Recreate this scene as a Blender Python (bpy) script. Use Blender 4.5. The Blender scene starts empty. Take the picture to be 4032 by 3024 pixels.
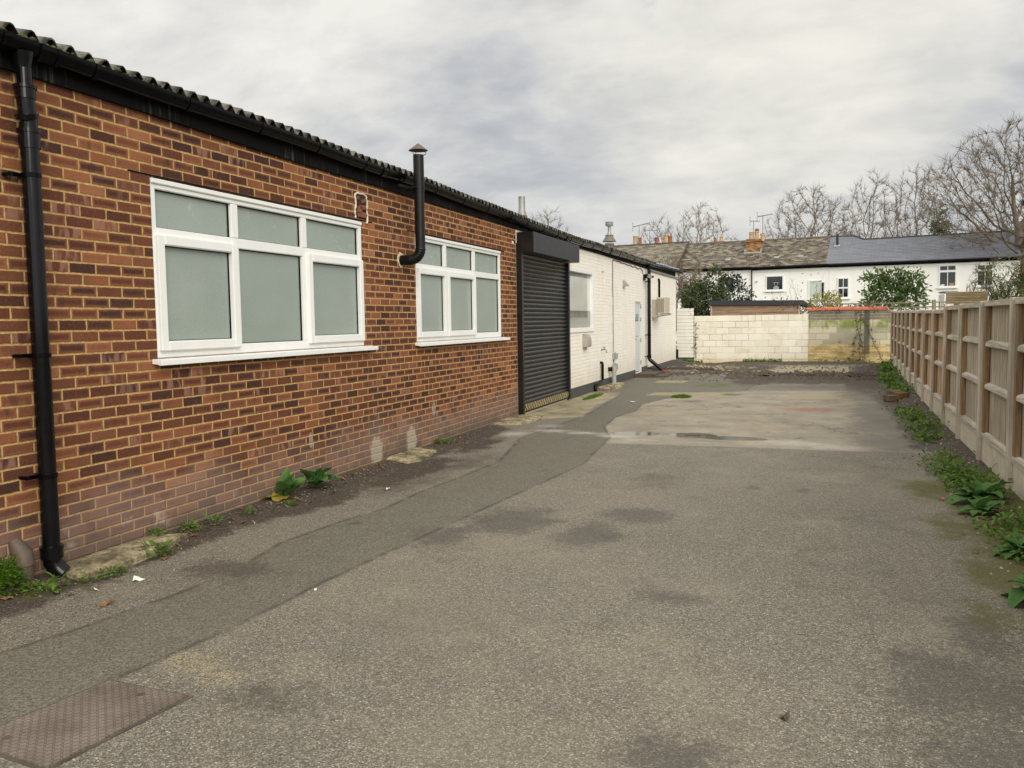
import bpy, bmesh, math, random
import numpy as np
from mathutils import Vector, Matrix, noise as mnoise
rad = math.radians
SC = bpy.context.scene
COL = SC.collection
rng = random.Random(7)

# ------------------------------------------------------------------ helpers
class NT:
    """small wrapper to write node trees shortly"""
    def __init__(s, nt): s.nt = nt
    def n(s, typ, props=None, **ins):
        nd = s.nt.nodes.new(typ)
        for k, v in (props or {}).items(): setattr(nd, k, v)
        for k, v in ins.items():
            s.set(nd, int(k[1:]) if k[0] == 'i' and k[1:].isdigit() else k.replace('_', ' '), v)
        return nd
    def set(s, nd, key, v):
        sock = nd.inputs[key]
        if isinstance(v, bpy.types.NodeSocket): s.nt.links.new(v, sock)
        elif isinstance(v, bpy.types.Node): s.nt.links.new(v.outputs[0], sock)
        else:
            if sock.type == 'RGBA' and len(v) == 3: v = (*v, 1)
            sock.default_value = v
    def m(s, op, a, b=0.0, c=0.0):
        nd = s.nt.nodes.new('ShaderNodeMath'); nd.operation = op
        s.set(nd, 0, a); s.set(nd, 1, b); s.set(nd, 2, c)
        return nd.outputs[0]
    def mix(s, f, a, b, mode='MIX'):
        nd = s.nt.nodes.new('ShaderNodeMix'); nd.data_type = 'RGBA'; nd.blend_type = mode
        s.set(nd, 0, f); s.set(nd, 6, a); s.set(nd, 7, b)
        return nd.outputs[2]
    def sm(s, x, a, b):
        nd = s.nt.nodes.new('ShaderNodeMapRange'); nd.interpolation_type = 'SMOOTHSTEP'
        s.set(nd, 0, x); s.set(nd, 1, a); s.set(nd, 2, b)
        return nd.outputs[0]
    def noise(s, vec, scale, detail=4, rough=.55, dist=0.0, col=False):
        nd = s.nt.nodes.new('ShaderNodeTexNoise')
        s.set(nd, 'Vector', vec); s.set(nd, 'Scale', scale); s.set(nd, 'Detail', detail)
        s.set(nd, 'Roughness', rough); s.set(nd, 'Distortion', dist)
        return nd.outputs[1 if col else 0]
    def ramp(s, f, stops, interp='LINEAR'):
        nd = s.nt.nodes.new('ShaderNodeValToRGB'); cr = nd.color_ramp; cr.interpolation = interp
        while len(cr.elements) > 1: cr.elements.remove(cr.elements[-1])
        for i, (p, c) in enumerate(stops):
            e = cr.elements[0] if i == 0 else cr.elements.new(p)
            e.position = p; e.color = (*c, 1) if len(c) == 3 else c
        s.set(nd, 0, f)
        return nd.outputs[0]
    def xyz(s, v):
        nd = s.nt.nodes.new('ShaderNodeSeparateXYZ'); s.set(nd, 0, v)
        return nd.outputs[0], nd.outputs[1], nd.outputs[2]
    def vec(s, x, y, z):
        nd = s.nt.nodes.new('ShaderNodeCombineXYZ'); s.set(nd, 0, x); s.set(nd, 1, y); s.set(nd, 2, z)
        return nd.outputs[0]
    def objco(s): return s.nt.nodes.new('ShaderNodeTexCoord').outputs['Object']
    def attr(s, name):
        nd = s.nt.nodes.new('ShaderNodeAttribute'); nd.attribute_name = name
        return nd.outputs['Fac']
    def bump(s, h, strength=.5, dist=.01, nrm=None):
        nd = s.nt.nodes.new('ShaderNodeBump')
        s.set(nd, 'Height', h); s.set(nd, 'Strength', strength); s.set(nd, 'Distance', dist)
        if nrm is not None: s.set(nd, 'Normal', nrm)
        return nd.outputs[0]

def newmat(name):
    m = bpy.data.materials.new(name); m.use_nodes = True
    t = NT(m.node_tree)
    b = m.node_tree.nodes['Principled BSDF']
    return m, t, b

def srgb(r, g, b):
    f = lambda c: (c/255/12.92) if c <= 10 else ((c/255+.055)/1.055)**2.4
    return (f(r), f(g), f(b))

def simple(name, col, rough=.6, var=.25, scale=8, metal=0.0, bump=0.0, bscale=60, spec=.5, stretch=(1, 1, 1), coat=0.0):
    m, t, b = newmat(name)
    mp = t.n('ShaderNodeMapping', Vector=t.objco(), Scale=stretch)
    n1 = t.noise(mp.outputs[0], scale, 6, .6)
    dark = tuple(c*(1-var) for c in col); light = tuple(min(1, c*(1+var)) for c in col)
    c = t.ramp(n1, [(.3, dark), (.7, light)])
    t.set(b, 'Base Color', c); t.set(b, 'Metallic', metal); t.set(b, 'Specular IOR Level', spec)
    t.set(b, 'Coat Weight', coat)
    t.set(b, 'Roughness', t.m('MULTIPLY_ADD', n1, .2, rough-.1))
    if bump: t.set(b, 'Normal', t.bump(t.noise(mp.outputs[0], bscale, 4), bump, .01))
    return m

class MB:
    def __init__(s): s.v = []; s.f = []
    def add(s, vs, fs):
        o = len(s.v); s.v += [tuple(p) for p in vs]; s.f += [tuple(i+o for i in f) for f in fs]
        return s
    def box(s, x0, x1, y0, y1, z0, z1):
        if x0 > x1: x0, x1 = x1, x0
        if y0 > y1: y0, y1 = y1, y0
        if z0 > z1: z0, z1 = z1, z0
        return s.add([(x0, y0, z0), (x1, y0, z0), (x1, y1, z0), (x0, y1, z0), (x0, y0, z1), (x1, y0, z1), (x1, y1, z1), (x0, y1, z1)],
              [(0, 3, 2, 1), (4, 5, 6, 7), (0, 1, 5, 4), (1, 2, 6, 5), (2, 3, 7, 6), (3, 0, 4, 7)])
    def obox(s, c, ax, ay, az):
        c, ax, ay, az = map(Vector, (c, ax, ay, az))
        vs = [c+sx*ax+sy*ay+sz*az for sz in (-1, 1) for sx, sy in ((-1, -1), (1, -1), (1, 1), (-1, 1))]
        return s.add(vs, [(0, 3, 2, 1), (4, 5, 6, 7), (0, 1, 5, 4), (1, 2, 6, 5), (2, 3, 7, 6), (3, 0, 4, 7)])
    def tube(s, pts, r, n=8, cap=True):
        pts = [Vector(p) for p in pts]; k = len(pts)
        rs = r if isinstance(r, (list, tuple)) else [r]*k
        up = None; vs = []
        for i, p in enumerate(pts):
            d = (pts[min(i+1, k-1)]-pts[max(i-1, 0)])
            if d.length < 1e-9: d = Vector((0, 0, 1))
            d.normalize()
            if up is None: up = d.orthogonal().normalized()
            a = (up-d*up.dot(d))
            a = a.normalized() if a.length > 1e-6 else d.orthogonal().normalized()
            up = a; b = d.cross(a)
            for j in range(n):
                t = 2*math.pi*j/n
                vs.append(p+(a*math.cos(t)+b*math.sin(t))*rs[i])
        fs = [(i*n+j, i*n+(j+1) % n, (i+1)*n+(j+1) % n, (i+1)*n+j) for i in range(k-1) for j in range(n)]
        if cap: fs += [tuple(reversed(range(n))), tuple(range((k-1)*n, k*n))]
        return s.add(vs, fs)
    def lathe(s, prof, c=(0, 0, 0), n=20):
        vs = [(c[0]+r*math.cos(2*math.pi*j/n), c[1]+r*math.sin(2*math.pi*j/n), c[2]+z) for r, z in prof for j in range(n)]
        k = len(prof)
        fs = [(i*n+j, i*n+(j+1) % n, (i+1)*n+(j+1) % n, (i+1)*n+j) for i in range(k-1) for j in range(n)]
        fs += [tuple(reversed(range(n))), tuple(range((k-1)*n, k*n))]
        return s.add(vs, fs)
    def prism(s, poly, z0, z1):
        n = len(poly)
        a = sum(poly[i][0]*poly[(i+1) % n][1]-poly[(i+1) % n][0]*poly[i][1] for i in range(n))
        if a < 0: poly = poly[::-1]
        vs = [(x, y, z0) for x, y in poly]+[(x, y, z1) for x, y in poly]
        return s.add(vs, [tuple(reversed(range(n))), tuple(range(n, 2*n))]+[(i, (i+1) % n, n+(i+1) % n, n+i) for i in range(n)])
    def extr(s, prof, y0, y1, closed=True):
        """profile in (x, z) swept along y; list of (x,z)"""
        n = len(prof)
        vs = [(x, y0, z) for x, z in prof]+[(x, y1, z) for x, z in prof]
        fs = [(i, (i+1) % n, n+(i+1) % n, n+i) for i in range(n if closed else n-1)]
        if closed: fs += [tuple(reversed(range(n))), tuple(range(n, 2*n))]
        return s.add(vs, fs)
    def build(s, name, mat, parent=None, local=False, smooth=False, bevel=0.0, kind=None, fix=True):
        me = bpy.data.meshes.new(name); me.from_pydata(s.v, [], s.f); me.update()
        if bevel or fix:
            bm = bmesh.new(); bm.from_mesh(me)
            if fix: bmesh.ops.recalc_face_normals(bm, faces=bm.faces)
            if bevel: bmesh.ops.bevel(bm, geom=bm.edges[:], offset=bevel, segments=2, affect='EDGES', clamp_overlap=True)
            bm.to_mesh(me); bm.free()
        if smooth:
            me.polygons.foreach_set('use_smooth', [True]*len(me.polygons))
            if smooth == 'auto':
                try: me.set_sharp_from_angle(angle=rad(40))
                except Exception: pass
        me.materials.append(mat)
        o = bpy.data.objects.new(name, me); COL.objects.link(o)
        if parent is not None:
            o.parent = parent
            if not local:
                top = parent
                while top.parent: top = top.parent
                if parent is top: o.matrix_parent_inverse = Matrix.Translation(-Vector(top.location))
        if kind: o['kind'] = kind
        return o

def tag(o, label, cat, group=None):
    o['label'] = label; o['category'] = cat
    if group: o['group'] = group
    return o
def thing(name, label, cat, loc=(0, 0, 0), rz=0.0, group=None):
    o = bpy.data.objects.new(name, None); COL.objects.link(o)
    o.empty_display_size = .1; o.location = loc; o.rotation_euler = (0, 0, rz)
    return tag(o, label, cat, group)
def structure(o):
    o['kind'] = 'structure'; return o
def copy_tree(o, parent=None):
    c = o.copy(); COL.objects.link(c)
    if parent: c.parent = parent; c.matrix_parent_inverse = o.matrix_parent_inverse.copy()
    for ch in o.children: copy_tree(ch, c)
    return c

# ------------------------------------------------------------------ materials
BR_Y, BR_Z = 4.704, 1.30
def brick_coords(t, wob=.0025):
    co = t.objco(); x, y, z = t.xyz(co)
    w = t.noise(co, 18, 3, .6)
    w2 = t.noise(t.vec(x, t.m('ADD', y, 7.3), z), 18, 3, .6)
    y = t.m('ADD', y, t.m('MULTIPLY', t.m('SUBTRACT', w, .5), wob*4))
    z = t.m('ADD', z, t.m('MULTIPLY', t.m('SUBTRACT', w2, .5), wob*4))
    v = t.m('DIVIDE', t.m('SUBTRACT', z, BR_Z), .075)
    row = t.m('FLOOR', v); fv = t.m('SUBTRACT', v, row)
    odd = t.m('FLOORED_MODULO', row, 2.0)
    rj = t.n('ShaderNodeTexWhiteNoise', {'noise_dimensions': '1D'}, W=row).outputs[0]
    u = t.m('ADD', t.m('DIVIDE', t.m('SUBTRACT', y, BR_Y), .225), t.m('MULTIPLY', odd, .5))
    u = t.m('ADD', u, t.m('MULTIPLY', t.m('SUBTRACT', rj, .5), .08))
    col = t.m('FLOOR', u); fu = t.m('SUBTRACT', u, col)
    du = t.m('MULTIPLY', t.m('MINIMUM', fu, t.m('SUBTRACT', 1.0, fu)), .225)
    dv = t.m('MULTIPLY', t.m('MINIMUM', fv, t.m('SUBTRACT', 1.0, fv)), .075)
    d = t.m('MINIMUM', du, dv)
    rn = t.n('ShaderNodeTexWhiteNoise', {'noise_dimensions': '2D'}, Vector=t.vec(col, row, 0.0))
    rc = t.n('ShaderNodeTexWhiteNoise', {'noise_dimensions': '2D'}, Vector=t.vec(t.m('ADD', col, 57.0), row, 0.0))
    rd = t.n('ShaderNodeTexWhiteNoise', {'noise_dimensions': '2D'}, Vector=t.vec(col, t.m('ADD', row, 91.0), 0.0))
    return co, y, z, fu, fv, d, du, dv, rn.outputs[0], rc.outputs[0], rd.outputs[0]

def mat_brick():
    m, t, b = newmat('red_brick')
    co, y, z, fu, fv, d, du, dv, r1, r2, r3 = brick_coords(t)
    mask = t.sm(d, .0048, .0092)                       # 1 on brick
    cl = t.noise(co, .9, 2, .5)
    sel = t.m('ADD', t.m('MULTIPLY', r1, .86), t.m('MULTIPLY', t.m('SUBTRACT', cl, .42), .62))
    bc = t.ramp(sel, [(0, srgb(73, 52, 44)), (.16, srgb(76, 53, 44)), (.27, srgb(90, 58, 45)), (.45, srgb(106, 66, 48)),
                      (.62, srgb(116, 75, 54)), (.8, srgb(132, 89, 62)), (.92, srgb(152, 103, 70)), (1, srgb(167, 120, 87))])
    fine = t.noise(co, 60, 3, .65)
    bc = t.mix(t.m('MULTIPLY', t.m('ABSOLUTE', t.m('SUBTRACT', fine, .5)), 1.2), bc, t.mix(t.sm(fine, .4, .6), srgb(60, 36, 30), srgb(170, 112, 84)))
    bc = t.mix(.35, bc, t.mix(t.sm(t.noise(co, 9, 4), .35, .65), srgb(82, 48, 40), srgb(150, 92, 66)), 'SOFT_LIGHT')
    # paler rim of many bricks
    rim = t.m('MULTIPLY', t.sm(d, .03, .008), t.m('MULTIPLY', t.sm(r3, .2, .9), .5))
    bc = t.mix(rim, bc, srgb(172, 112, 76))
    # kiln stripes on some bricks
    kz = t.noise(t.vec(t.m('MULTIPLY_ADD', fu, 3.6, t.m('MULTIPLY', r1, 40.0)), t.m('MULTIPLY', fv, .35), t.m('MULTIPLY', r3, 30.0)), 1.0, 2, .5)
    st = t.m('MULTIPLY', t.sm(kz, .46, .62), t.m('MULTIPLY', t.sm(r2, .74, .82), .55))
    bc = t.mix(st, bc, t.mix(t.sm(r3, .4, .6), srgb(168, 124, 104), srgb(66, 46, 40)))
    mort = t.ramp(t.noise(co, 30, 3, .6), [(.3, srgb(160, 126, 78)), (.7, srgb(202, 166, 110))])
    wet = t.noise(t.vec(t.m('MULTIPLY', y, .8), t.m('MULTIPLY', z, 1.4), 0.0), 2.0, 4, .6)
    mort = t.mix(t.m('MULTIPLY', t.sm(wet, .5, .7), .4), mort, srgb(150, 108, 76))
    # grubby foot of the wall: splash and efflorescence stay where they are
    low = t.m('ADD', z, t.m('MULTIPLY', t.m('SUBTRACT', t.noise(co, 1.6, 5, .6), .5), .8))
    c = t.mix(mask, mort, bc)
    c = t.mix(t.m('MULTIPLY', t.sm(low, .66, .28), .55), c, srgb(138, 118, 106))
    c = t.mix(t.m('MULTIPLY', t.sm(low, .26, .06), .6), c, srgb(92, 84, 72))
    eff = t.m('MULTIPLY', t.sm(t.noise(co, 2.3, 6, .7), .60, .72), t.sm(low, 1.4, .3))
    c = t.mix(t.m('MULTIPLY', eff, .38), c, srgb(205, 190, 175))
    dark = t.m('MULTIPLY', t.sm(t.noise(co, 1.1, 5, .65), .60, .75), .35)
    c = t.mix(dark, c, srgb(52, 40, 34))
    def spot(cy, cz, ry, rz):
        q = t.m('ADD', t.m('POWER', t.m('DIVIDE', t.m('SUBTRACT', y, cy), ry), 2.0), t.m('POWER', t.m('DIVIDE', t.m('SUBTRACT', z, cz), rz), 2.0))
        return t.sm(t.m('ADD', q, t.m('MULTIPLY', t.m('SUBTRACT', t.noise(co, 11, 4, .7), .5), 2.2)), 1.1, .6)
    pt = t.m('MAXIMUM', spot(8.47, .20, .15, .18), spot(9.36, .18, .14, .22)); pt = t.m('MAXIMUM', pt, t.m('MULTIPLY', spot(10.02, .52, .06, .1), .7)); pt = t.m('MAXIMUM', pt, t.m('MULTIPLY', spot(7.15, .5, .04, .08), .8))
    c = t.mix(t.m('MULTIPLY', pt, .7), c, t.mix(fine, srgb(150, 138, 118), srgb(204, 192, 168)))
    sp = t.m('MULTIPLY', t.sm(t.noise(co, 120, 2), .70, .76), .35)
    c = t.mix(sp, c, srgb(215, 195, 170))
    t.set(b, 'Base Color', c); t.set(b, 'Roughness', .88); t.set(b, 'Specular IOR Level', .25)
    h = t.m('ADD', t.m('MULTIPLY', t.sm(d, .002, .011), 1.0), t.m('MULTIPLY', fine, .35))
    t.set(b, 'Normal', t.bump(h, .75, .006))
    return m

def mat_painted():
    m, t, b = newmat('white_painted_brick')
    co, y, z, fu, fv, d, du, dv, r1, r2, r3 = brick_coords(t, .004)
    bed = t.sm(dv, .009, .0015)
    perp = t.m('MULTIPLY', t.sm(du, .009, .001), t.sm(r2, .7, .95))
    joint = t.m('MAXIMUM', bed, t.m('MULTIPLY', perp, .35))
    joint = t.m('MULTIPLY', joint, t.m('MULTIPLY_ADD', t.noise(co, 2.2, 4, .6), 1.2, -.1))
    base = t.mix(r1, srgb(240, 234, 219), srgb(245, 240, 228))
    c = t.mix(t.m('MULTIPLY', joint, .38), base, srgb(150, 132, 108))
    streak = t.noise(t.vec(co, t.m('MULTIPLY', y, 3.2), t.m('MULTIPLY', z, .35)), 1.0, 6, .65)
    sx = t.n('ShaderNodeMapping', Vector=co, Scale=(1, 5, .5)).outputs[0]
    st = t.sm(t.noise(sx, 1.4, 6, .65), .52, .78)
    c = t.mix(t.m('MULTIPLY', st, .3), c, srgb(176, 164, 142))
    low = t.m('ADD', z, t.m('MULTIPLY', t.m('SUBTRACT', t.noise(co, 2, 5, .6), .5), .7))
    c = t.mix(t.m('MULTIPLY', t.sm(low, .8, .2), .35), c, srgb(190, 176, 140))
    c = t.mix(t.m('MULTIPLY', t.sm(t.noise(co, 3.3, 6, .7), .64, .74), .3), c, srgb(188, 165, 140))
    t.set(b, 'Base Color', c); t.set(b, 'Roughness', .6); t.set(b, 'Specular IOR Level', .3)
    rough = t.sm(y, 25.2, 25.6)
    h = t.m('SUBTRACT', t.m('MULTIPLY', t.noise(co, 16, 5, .6), t.m('MULTIPLY_ADD', rough, 1.4, .5)), joint)
    t.set(b, 'Normal', t.bump(h, .8, .008))
    return m

def mat_ground():
    m, t, b = newmat('yard_surface')
    co = t.objco(); x, y, z = t.xyz(co)
    nb = t.noise(co, .55, 5, .6); nm = t.noise(co, 3.2, 6, .62); nf = t.noise(co, 28, 4, .6)
    chip = t.n('ShaderNodeTexVoronoi', {'feature': 'F1'}, Vector=co, Scale=125.0)
    cr, cg, cb = t.xyz(chip.outputs['Color'])
    chipd = chip.outputs['Distance']
    fine = t.noise(co, 210, 3, .7)
    # worn asphalt: stones of many greys in dark binder
    stone = t.ramp(cr, [(0, srgb(58, 54, 47)), (.30, srgb(110, 102, 88)), (.7, srgb(146, 138, 121)), (.93, srgb(174, 168, 147)), (1, srgb(219, 212, 188))])
    binder = t.sm(chipd, .40, .62)
    asp = t.mix(t.m('MULTIPLY', binder, .75), stone, srgb(48, 44, 38))
    asp = t.mix(.42, asp, t.ramp(fine, [(.34, srgb(53, 50, 41)), (.5, srgb(128, 120, 104)), (.68, srgb(190, 181, 158))]))
    asp = t.mix(t.m('MULTIPLY', t.sm(t.noise(co, 40, 4, .65), .50, .66), .5), asp, srgb(66, 61, 53))
    asp = t.mix(t.m('MULTIPLY', t.sm(nb, .42, .66), .25), asp, srgb(144, 133, 115))
    asp = t.mix(t.m('MULTIPLY', t.sm(nm, .54, .74), .30), asp, srgb(79, 72, 63))
    asp = t.mix(t.m('MULTIPLY', t.sm(t.noise(co, 1.4, 4, .6), .54, .70), .16), asp, srgb(163, 153, 131))
    asp = t.mix(t.m('MULTIPLY', t.sm(t.noise(co, .9, 5, .6), .47, .34), .14), asp, srgb(84, 79, 68))
    # smoother, darker infill strip
    tar = t.ramp(t.m('MULTIPLY_ADD', fine, .55, t.m('MULTIPLY', cg, .45)), [(.22, srgb(75, 70, 60)), (.5, srgb(105, 100, 86)), (.8, srgb(134, 128, 110))])
    tar = t.mix(t.m('MULTIPLY', t.sm(nb, .45, .7), .3), tar, srgb(103, 96, 86))
    tar = t.mix(t.m('MULTIPLY', t.sm(nm, .5, .75), .25), tar, srgb(72, 69, 65))
    # old concrete
    sx = t.n('ShaderNodeMapping', Vector=co, Scale=(1.0, .8, 1)).outputs[0]
    con = t.ramp(t.noise(sx, 1.5, 8, .72), [(.3, srgb(99, 91, 74)), (.46, srgb(134, 124, 105)), (.6, srgb(153, 144, 121)), (.75, srgb(169, 159, 137))])
    con = t.mix(.35, con, t.ramp(fine, [(.3, srgb(111, 102, 91)), (.7, srgb(184, 175, 155))]))
    con = t.mix(t.m('MULTIPLY', t.sm(t.noise(sx, 2.6, 7, .75), .56, .70), .65), con, srgb(84, 76, 64))
    con = t.mix(t.m('MULTIPLY', t.sm(t.noise(sx, .7, 6, .7), .55, .66), .35), con, srgb(171, 150, 113))
    def edge(name, amp=.10, w=.02):
        s = t.attr(name)
        s = t.m('ADD', s, t.m('MULTIPLY', t.m('SUBTRACT', nm, .5), amp))
        s = t.m('ADD', s, t.m('MULTIPLY', t.m('SUBTRACT', nf, .5), amp*.35))
        return t.sm(s, w, -w)
    strip = edge('sd_strip', .05, .012); slab = edge('sd_slab', .16, .03)
    apron = edge('sd_apron', .22, .03); tan = edge('sd_tan', .12, .04)
    c = t.mix(slab, asp, con)
    c = t.mix(strip, c, tar)
    # thin dirty seam round the strip
    sd = t.m('ADD', t.attr('sd_strip'), t.m('MULTIPLY', t.m('SUBTRACT', nm, .5), .07))
    seam = t.m('MULTIPLY', t.sm(t.m('ABSOLUTE', sd), .035, .004), t.sm(nm, .38, .55))
    c = t.mix(t.m('MULTIPLY', seam, .6), c, srgb(53, 49, 41))
    apc = t.ramp(t.noise(sx, 2.2, 7, .7), [(.3, srgb(104, 95, 76)), (.5, srgb(155, 143, 113)), (.75, srgb(179, 167, 137))])
    c = t.mix(apron, c, apc)
    c = t.mix(t.m('MULTIPLY', tan, .85), c, t.mix(nf, srgb(129, 119, 91), srgb(170, 156, 122)))
    ck = t.n('ShaderNodeTexVoronoi', {'feature': 'DISTANCE_TO_EDGE'}, Vector=t.n('ShaderNodeVectorMath', {'operation': 'ADD'}, i0=co, i1=t.n('ShaderNodeVectorMath', {'operation': 'SCALE'}, i0=t.noise(co, 1.8, 5, .65, col=True), Scale=.9).outputs[0]).outputs[0], Scale=.42)
    crack = t.m('MULTIPLY', t.sm(ck.outputs['Distance'], .006, .001), t.m('MULTIPLY', t.sm(nb, .46, .58), t.m('MULTIPLY_ADD', slab, .5, .25)))
    c = t.mix(crack, c, srgb(49, 44, 36))
    def blot(name, lo=.35, hi=.65, amp=.8, fa=.6):
        a = t.attr(name)
        a = t.m('ADD', a, t.m('MULTIPLY', t.m('SUBTRACT', nm, .5), amp))
        a = t.m('ADD', a, t.m('MULTIPLY', t.m('SUBTRACT', nf, .5), amp*fa))
        return t.m('MULTIPLY', t.sm(a, lo, hi), t.sm(t.attr(name), .02, .12))
    rd = blot('m_rust', .4, .9); c = t.mix(t.m('MULTIPLY', rd, .45), c, srgb(147, 80, 59))
    wh = blot('m_white', .3, 1.0, 1.3); c = t.mix(t.m('MULTIPLY', wh, .7), c, srgb(180, 173, 161))
    ye = blot('m_grit', .45, .75, 1.4); c = t.mix(t.m('MULTIPLY', t.m('MULTIPLY', ye, t.sm(cb, .62, .74)), .75), c, srgb(170, 154, 112))
    st = blot('m_stain', .26, .8, 1.1, 1.1); st = t.m('MULTIPLY', st, t.m('MULTIPLY_ADD', t.sm(fine, .35, .6), .7, .45)); c = t.mix(t.m('MULTIPLY', st, .62), c, t.mix(fine, srgb(38, 33, 27), srgb(73, 66, 57)))
    soilm = blot('m_soil', .35, .6, .9)
    soil = t.ramp(t.m('MULTIPLY_ADD', cg, .5, t.m('MULTIPLY', nf, .5)), [(.2, srgb(34, 31, 25)), (.5, srgb(69, 59, 48)), (.75, srgb(96, 86, 70)), (.95, srgb(169, 155, 129))])
    c = t.mix(soilm, c, soil)
    bed = blot('m_bed', .4, .6, .5)
    c = t.mix(bed, c, t.ramp(fine, [(.3, srgb(34, 31, 30)), (.7, srgb(77, 69, 64))]))
    mo = blot('m_moss', .42, .78, 1.1)
    c = t.mix(t.m('MULTIPLY', mo, .8), c, t.mix(nf, srgb(57, 57, 22), srgb(101, 98, 35)))
    pu = t.m('MULTIPLY', t.sm(t.m('ADD', t.attr('m_puddle'), t.m('MULTIPLY', t.m('SUBTRACT', nm, .5), .5)), .45, .6), 1.0)
    c = t.mix(t.m('MULTIPLY', pu, .75), c, srgb(60, 59, 57))
    t.set(b, 'Base Color', c)
    damp = t.m('MAXIMUM', t.m('MULTIPLY', st, .25), 0.0)
    t.set(b, 'Roughness', t.m('SUBTRACT', t.m('SUBTRACT', .88, damp), t.m('MULTIPLY', pu, .80)))
    t.set(b, 'Specular IOR Level', .4)
    hh = t.m('MULTIPLY_ADD', t.m('SUBTRACT', 1.0, chipd), .5, t.m('MULTIPLY', fine, .5))
    hh = t.m('MULTIPLY', t.m('ADD', hh, t.m('MULTIPLY', t.attr('m_soil'), nf)), t.sm(t.attr('m_puddle'), .6, .4))
    hh = t.m('MULTIPLY', hh, t.m('MULTIPLY_ADD', t.sm(t.attr('sd_slab'), .0, .05), .5, .5))
    t.set(b, 'Normal', t.bump(hh, .55, .006))
    return m

def mat_wood(name, c0, c1, streak=.35, axis=(26, 26, 1.4)):
    m, t, b = newmat(name)
    oi = t.nt.nodes.new('ShaderNodeObjectInfo').outputs['Random']
    co = t.objco()
    off = t.n('ShaderNodeVectorMath', {'operation': 'ADD'}, i0=co, i1=t.vec(t.m('MULTIPLY', oi, 9.0), t.m('MULTIPLY', oi, 5.0), 0.0)).outputs[0]
    mp = t.n('ShaderNodeMapping', Vector=off, Scale=axis).outputs[0]
    g = t.noise(mp, 1.0, 6, .7, .6)
    g2 = t.noise(off, 1.3, 4, .6)
    c = t.ramp(g, [(.25, tuple(v*.55 for v in c0)), (.45, c0), (.6, c1), (.8, tuple(min(1, v*1.25) for v in c1))])
    c = t.mix(t.m('MULTIPLY', t.sm(g2, .4, .75), .4), c, srgb(140, 130, 114))
    fl = t.n('ShaderNodeMapping', Vector=off, Scale=(14, 14, 2.2)).outputs[0]
    sc = t.m('MULTIPLY', t.sm(t.noise(fl, 1.0, 5, .7), .64, .72), streak)
    c = t.mix(sc, c, srgb(196, 182, 158))
    c = t.mix(t.m('MULTIPLY', t.sm(t.noise(fl, .6, 4, .7), .36, .26), .4), c, srgb(60, 48, 38))
    t.set(b, 'Base Color', c); t.set(b, 'Roughness', .85); t.set(b, 'Specular IOR Level', .2)
    t.set(b, 'Normal', t.bump(g, .5, .004))
    return m

def mat_leaf(name, cols, rough=.5, scale=6, trans=.25):
    m, t, b = newmat(name)
    co = t.objco()
    n = t.noise(co, scale, 3, .6); n2 = t.noise(co, scale*9, 2)
    f = t.m('MULTIPLY_ADD', n, .6, t.m('MULTIPLY', n2, .4))
    k = len(cols)
    c = t.ramp(f, [(.28+.44*i/(k-1), c) for i, c in enumerate(cols)])
    t.set(b, 'Base Color', c); t.set(b, 'Roughness', rough); t.set(b, 'Specular IOR Level', .22)
    tr = t.n('ShaderNodeBsdfTranslucent', Color=c)
    mx = t.n('ShaderNodeMixShader', i0=trans, i1=b.outputs[0], i2=tr.outputs[0])
    t.nt.links.new(mx.outputs[0], t.nt.nodes['Material Output'].inputs[0])
    return m

def mat_tiles(name, pal, gauge, w, dark, jit=.5):
    """roof tiles: object coordinates x along the roof, z up the slope"""
    m, t, b = newmat(name)
    co = t.objco(); x, y, z = t.xyz(co)
    n = t.noise(co, 3, 4, .6)
    v = t.m('ADD', t.m('DIVIDE', z, gauge), t.m('MULTIPLY', t.m('SUBTRACT', t.noise(co, 2.2, 3), .5), jit*.6))
    row = t.m('FLOOR', v); fv = t.m('SUBTRACT', v, row)
    u = t.m('ADD', t.m('DIVIDE', x, w), t.m('MULTIPLY', row, .5)); cl = t.m('FLOOR', u); fu = t.m('SUBTRACT', u, cl)
    r = t.n('ShaderNodeTexWhiteNoise', {'noise_dimensions': '2D'}, Vector=t.vec(cl, row, 0.0)).outputs[0]
    f = t.m('ADD', t.m('MULTIPLY', r, .6), t.m('MULTIPLY', n, .4))
    c = t.ramp(f, [(.2+.6*i/(len(pal)-1), p) for i, p in enumerate(pal)])
    st_ = t.n('ShaderNodeMapping', Vector=co, Scale=(1.6, 1, 9)).outputs[0]
    c = t.mix(t.m('MULTIPLY', t.sm(t.noise(st_, 2.2, 4, .7), .55, .66), jit*.8), c, srgb(160, 149, 124))
    c = t.mix(t.m('MULTIPLY', t.sm(t.noise(st_, 2.9, 4, .7), .45, .36), jit*.75), c, srgb(52, 47, 40))
    j = t.m('MAXIMUM', t.sm(fv, .26, .06), t.m('MULTIPLY', t.sm(fu, .07, .02), .7))
    c = t.mix(t.m('MULTIPLY', j, dark), c, srgb(42, 38, 34))
    t.set(b, 'Base Color', c); t.set(b, 'Roughness', .8); t.set(b, 'Specular IOR Level', .3)
    t.set(b, 'Normal', t.bump(t.m('ADD', t.m('SUBTRACT', 1.0, fv), t.m('MULTIPLY', n, .3)), .6, .03))
    return m

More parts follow.
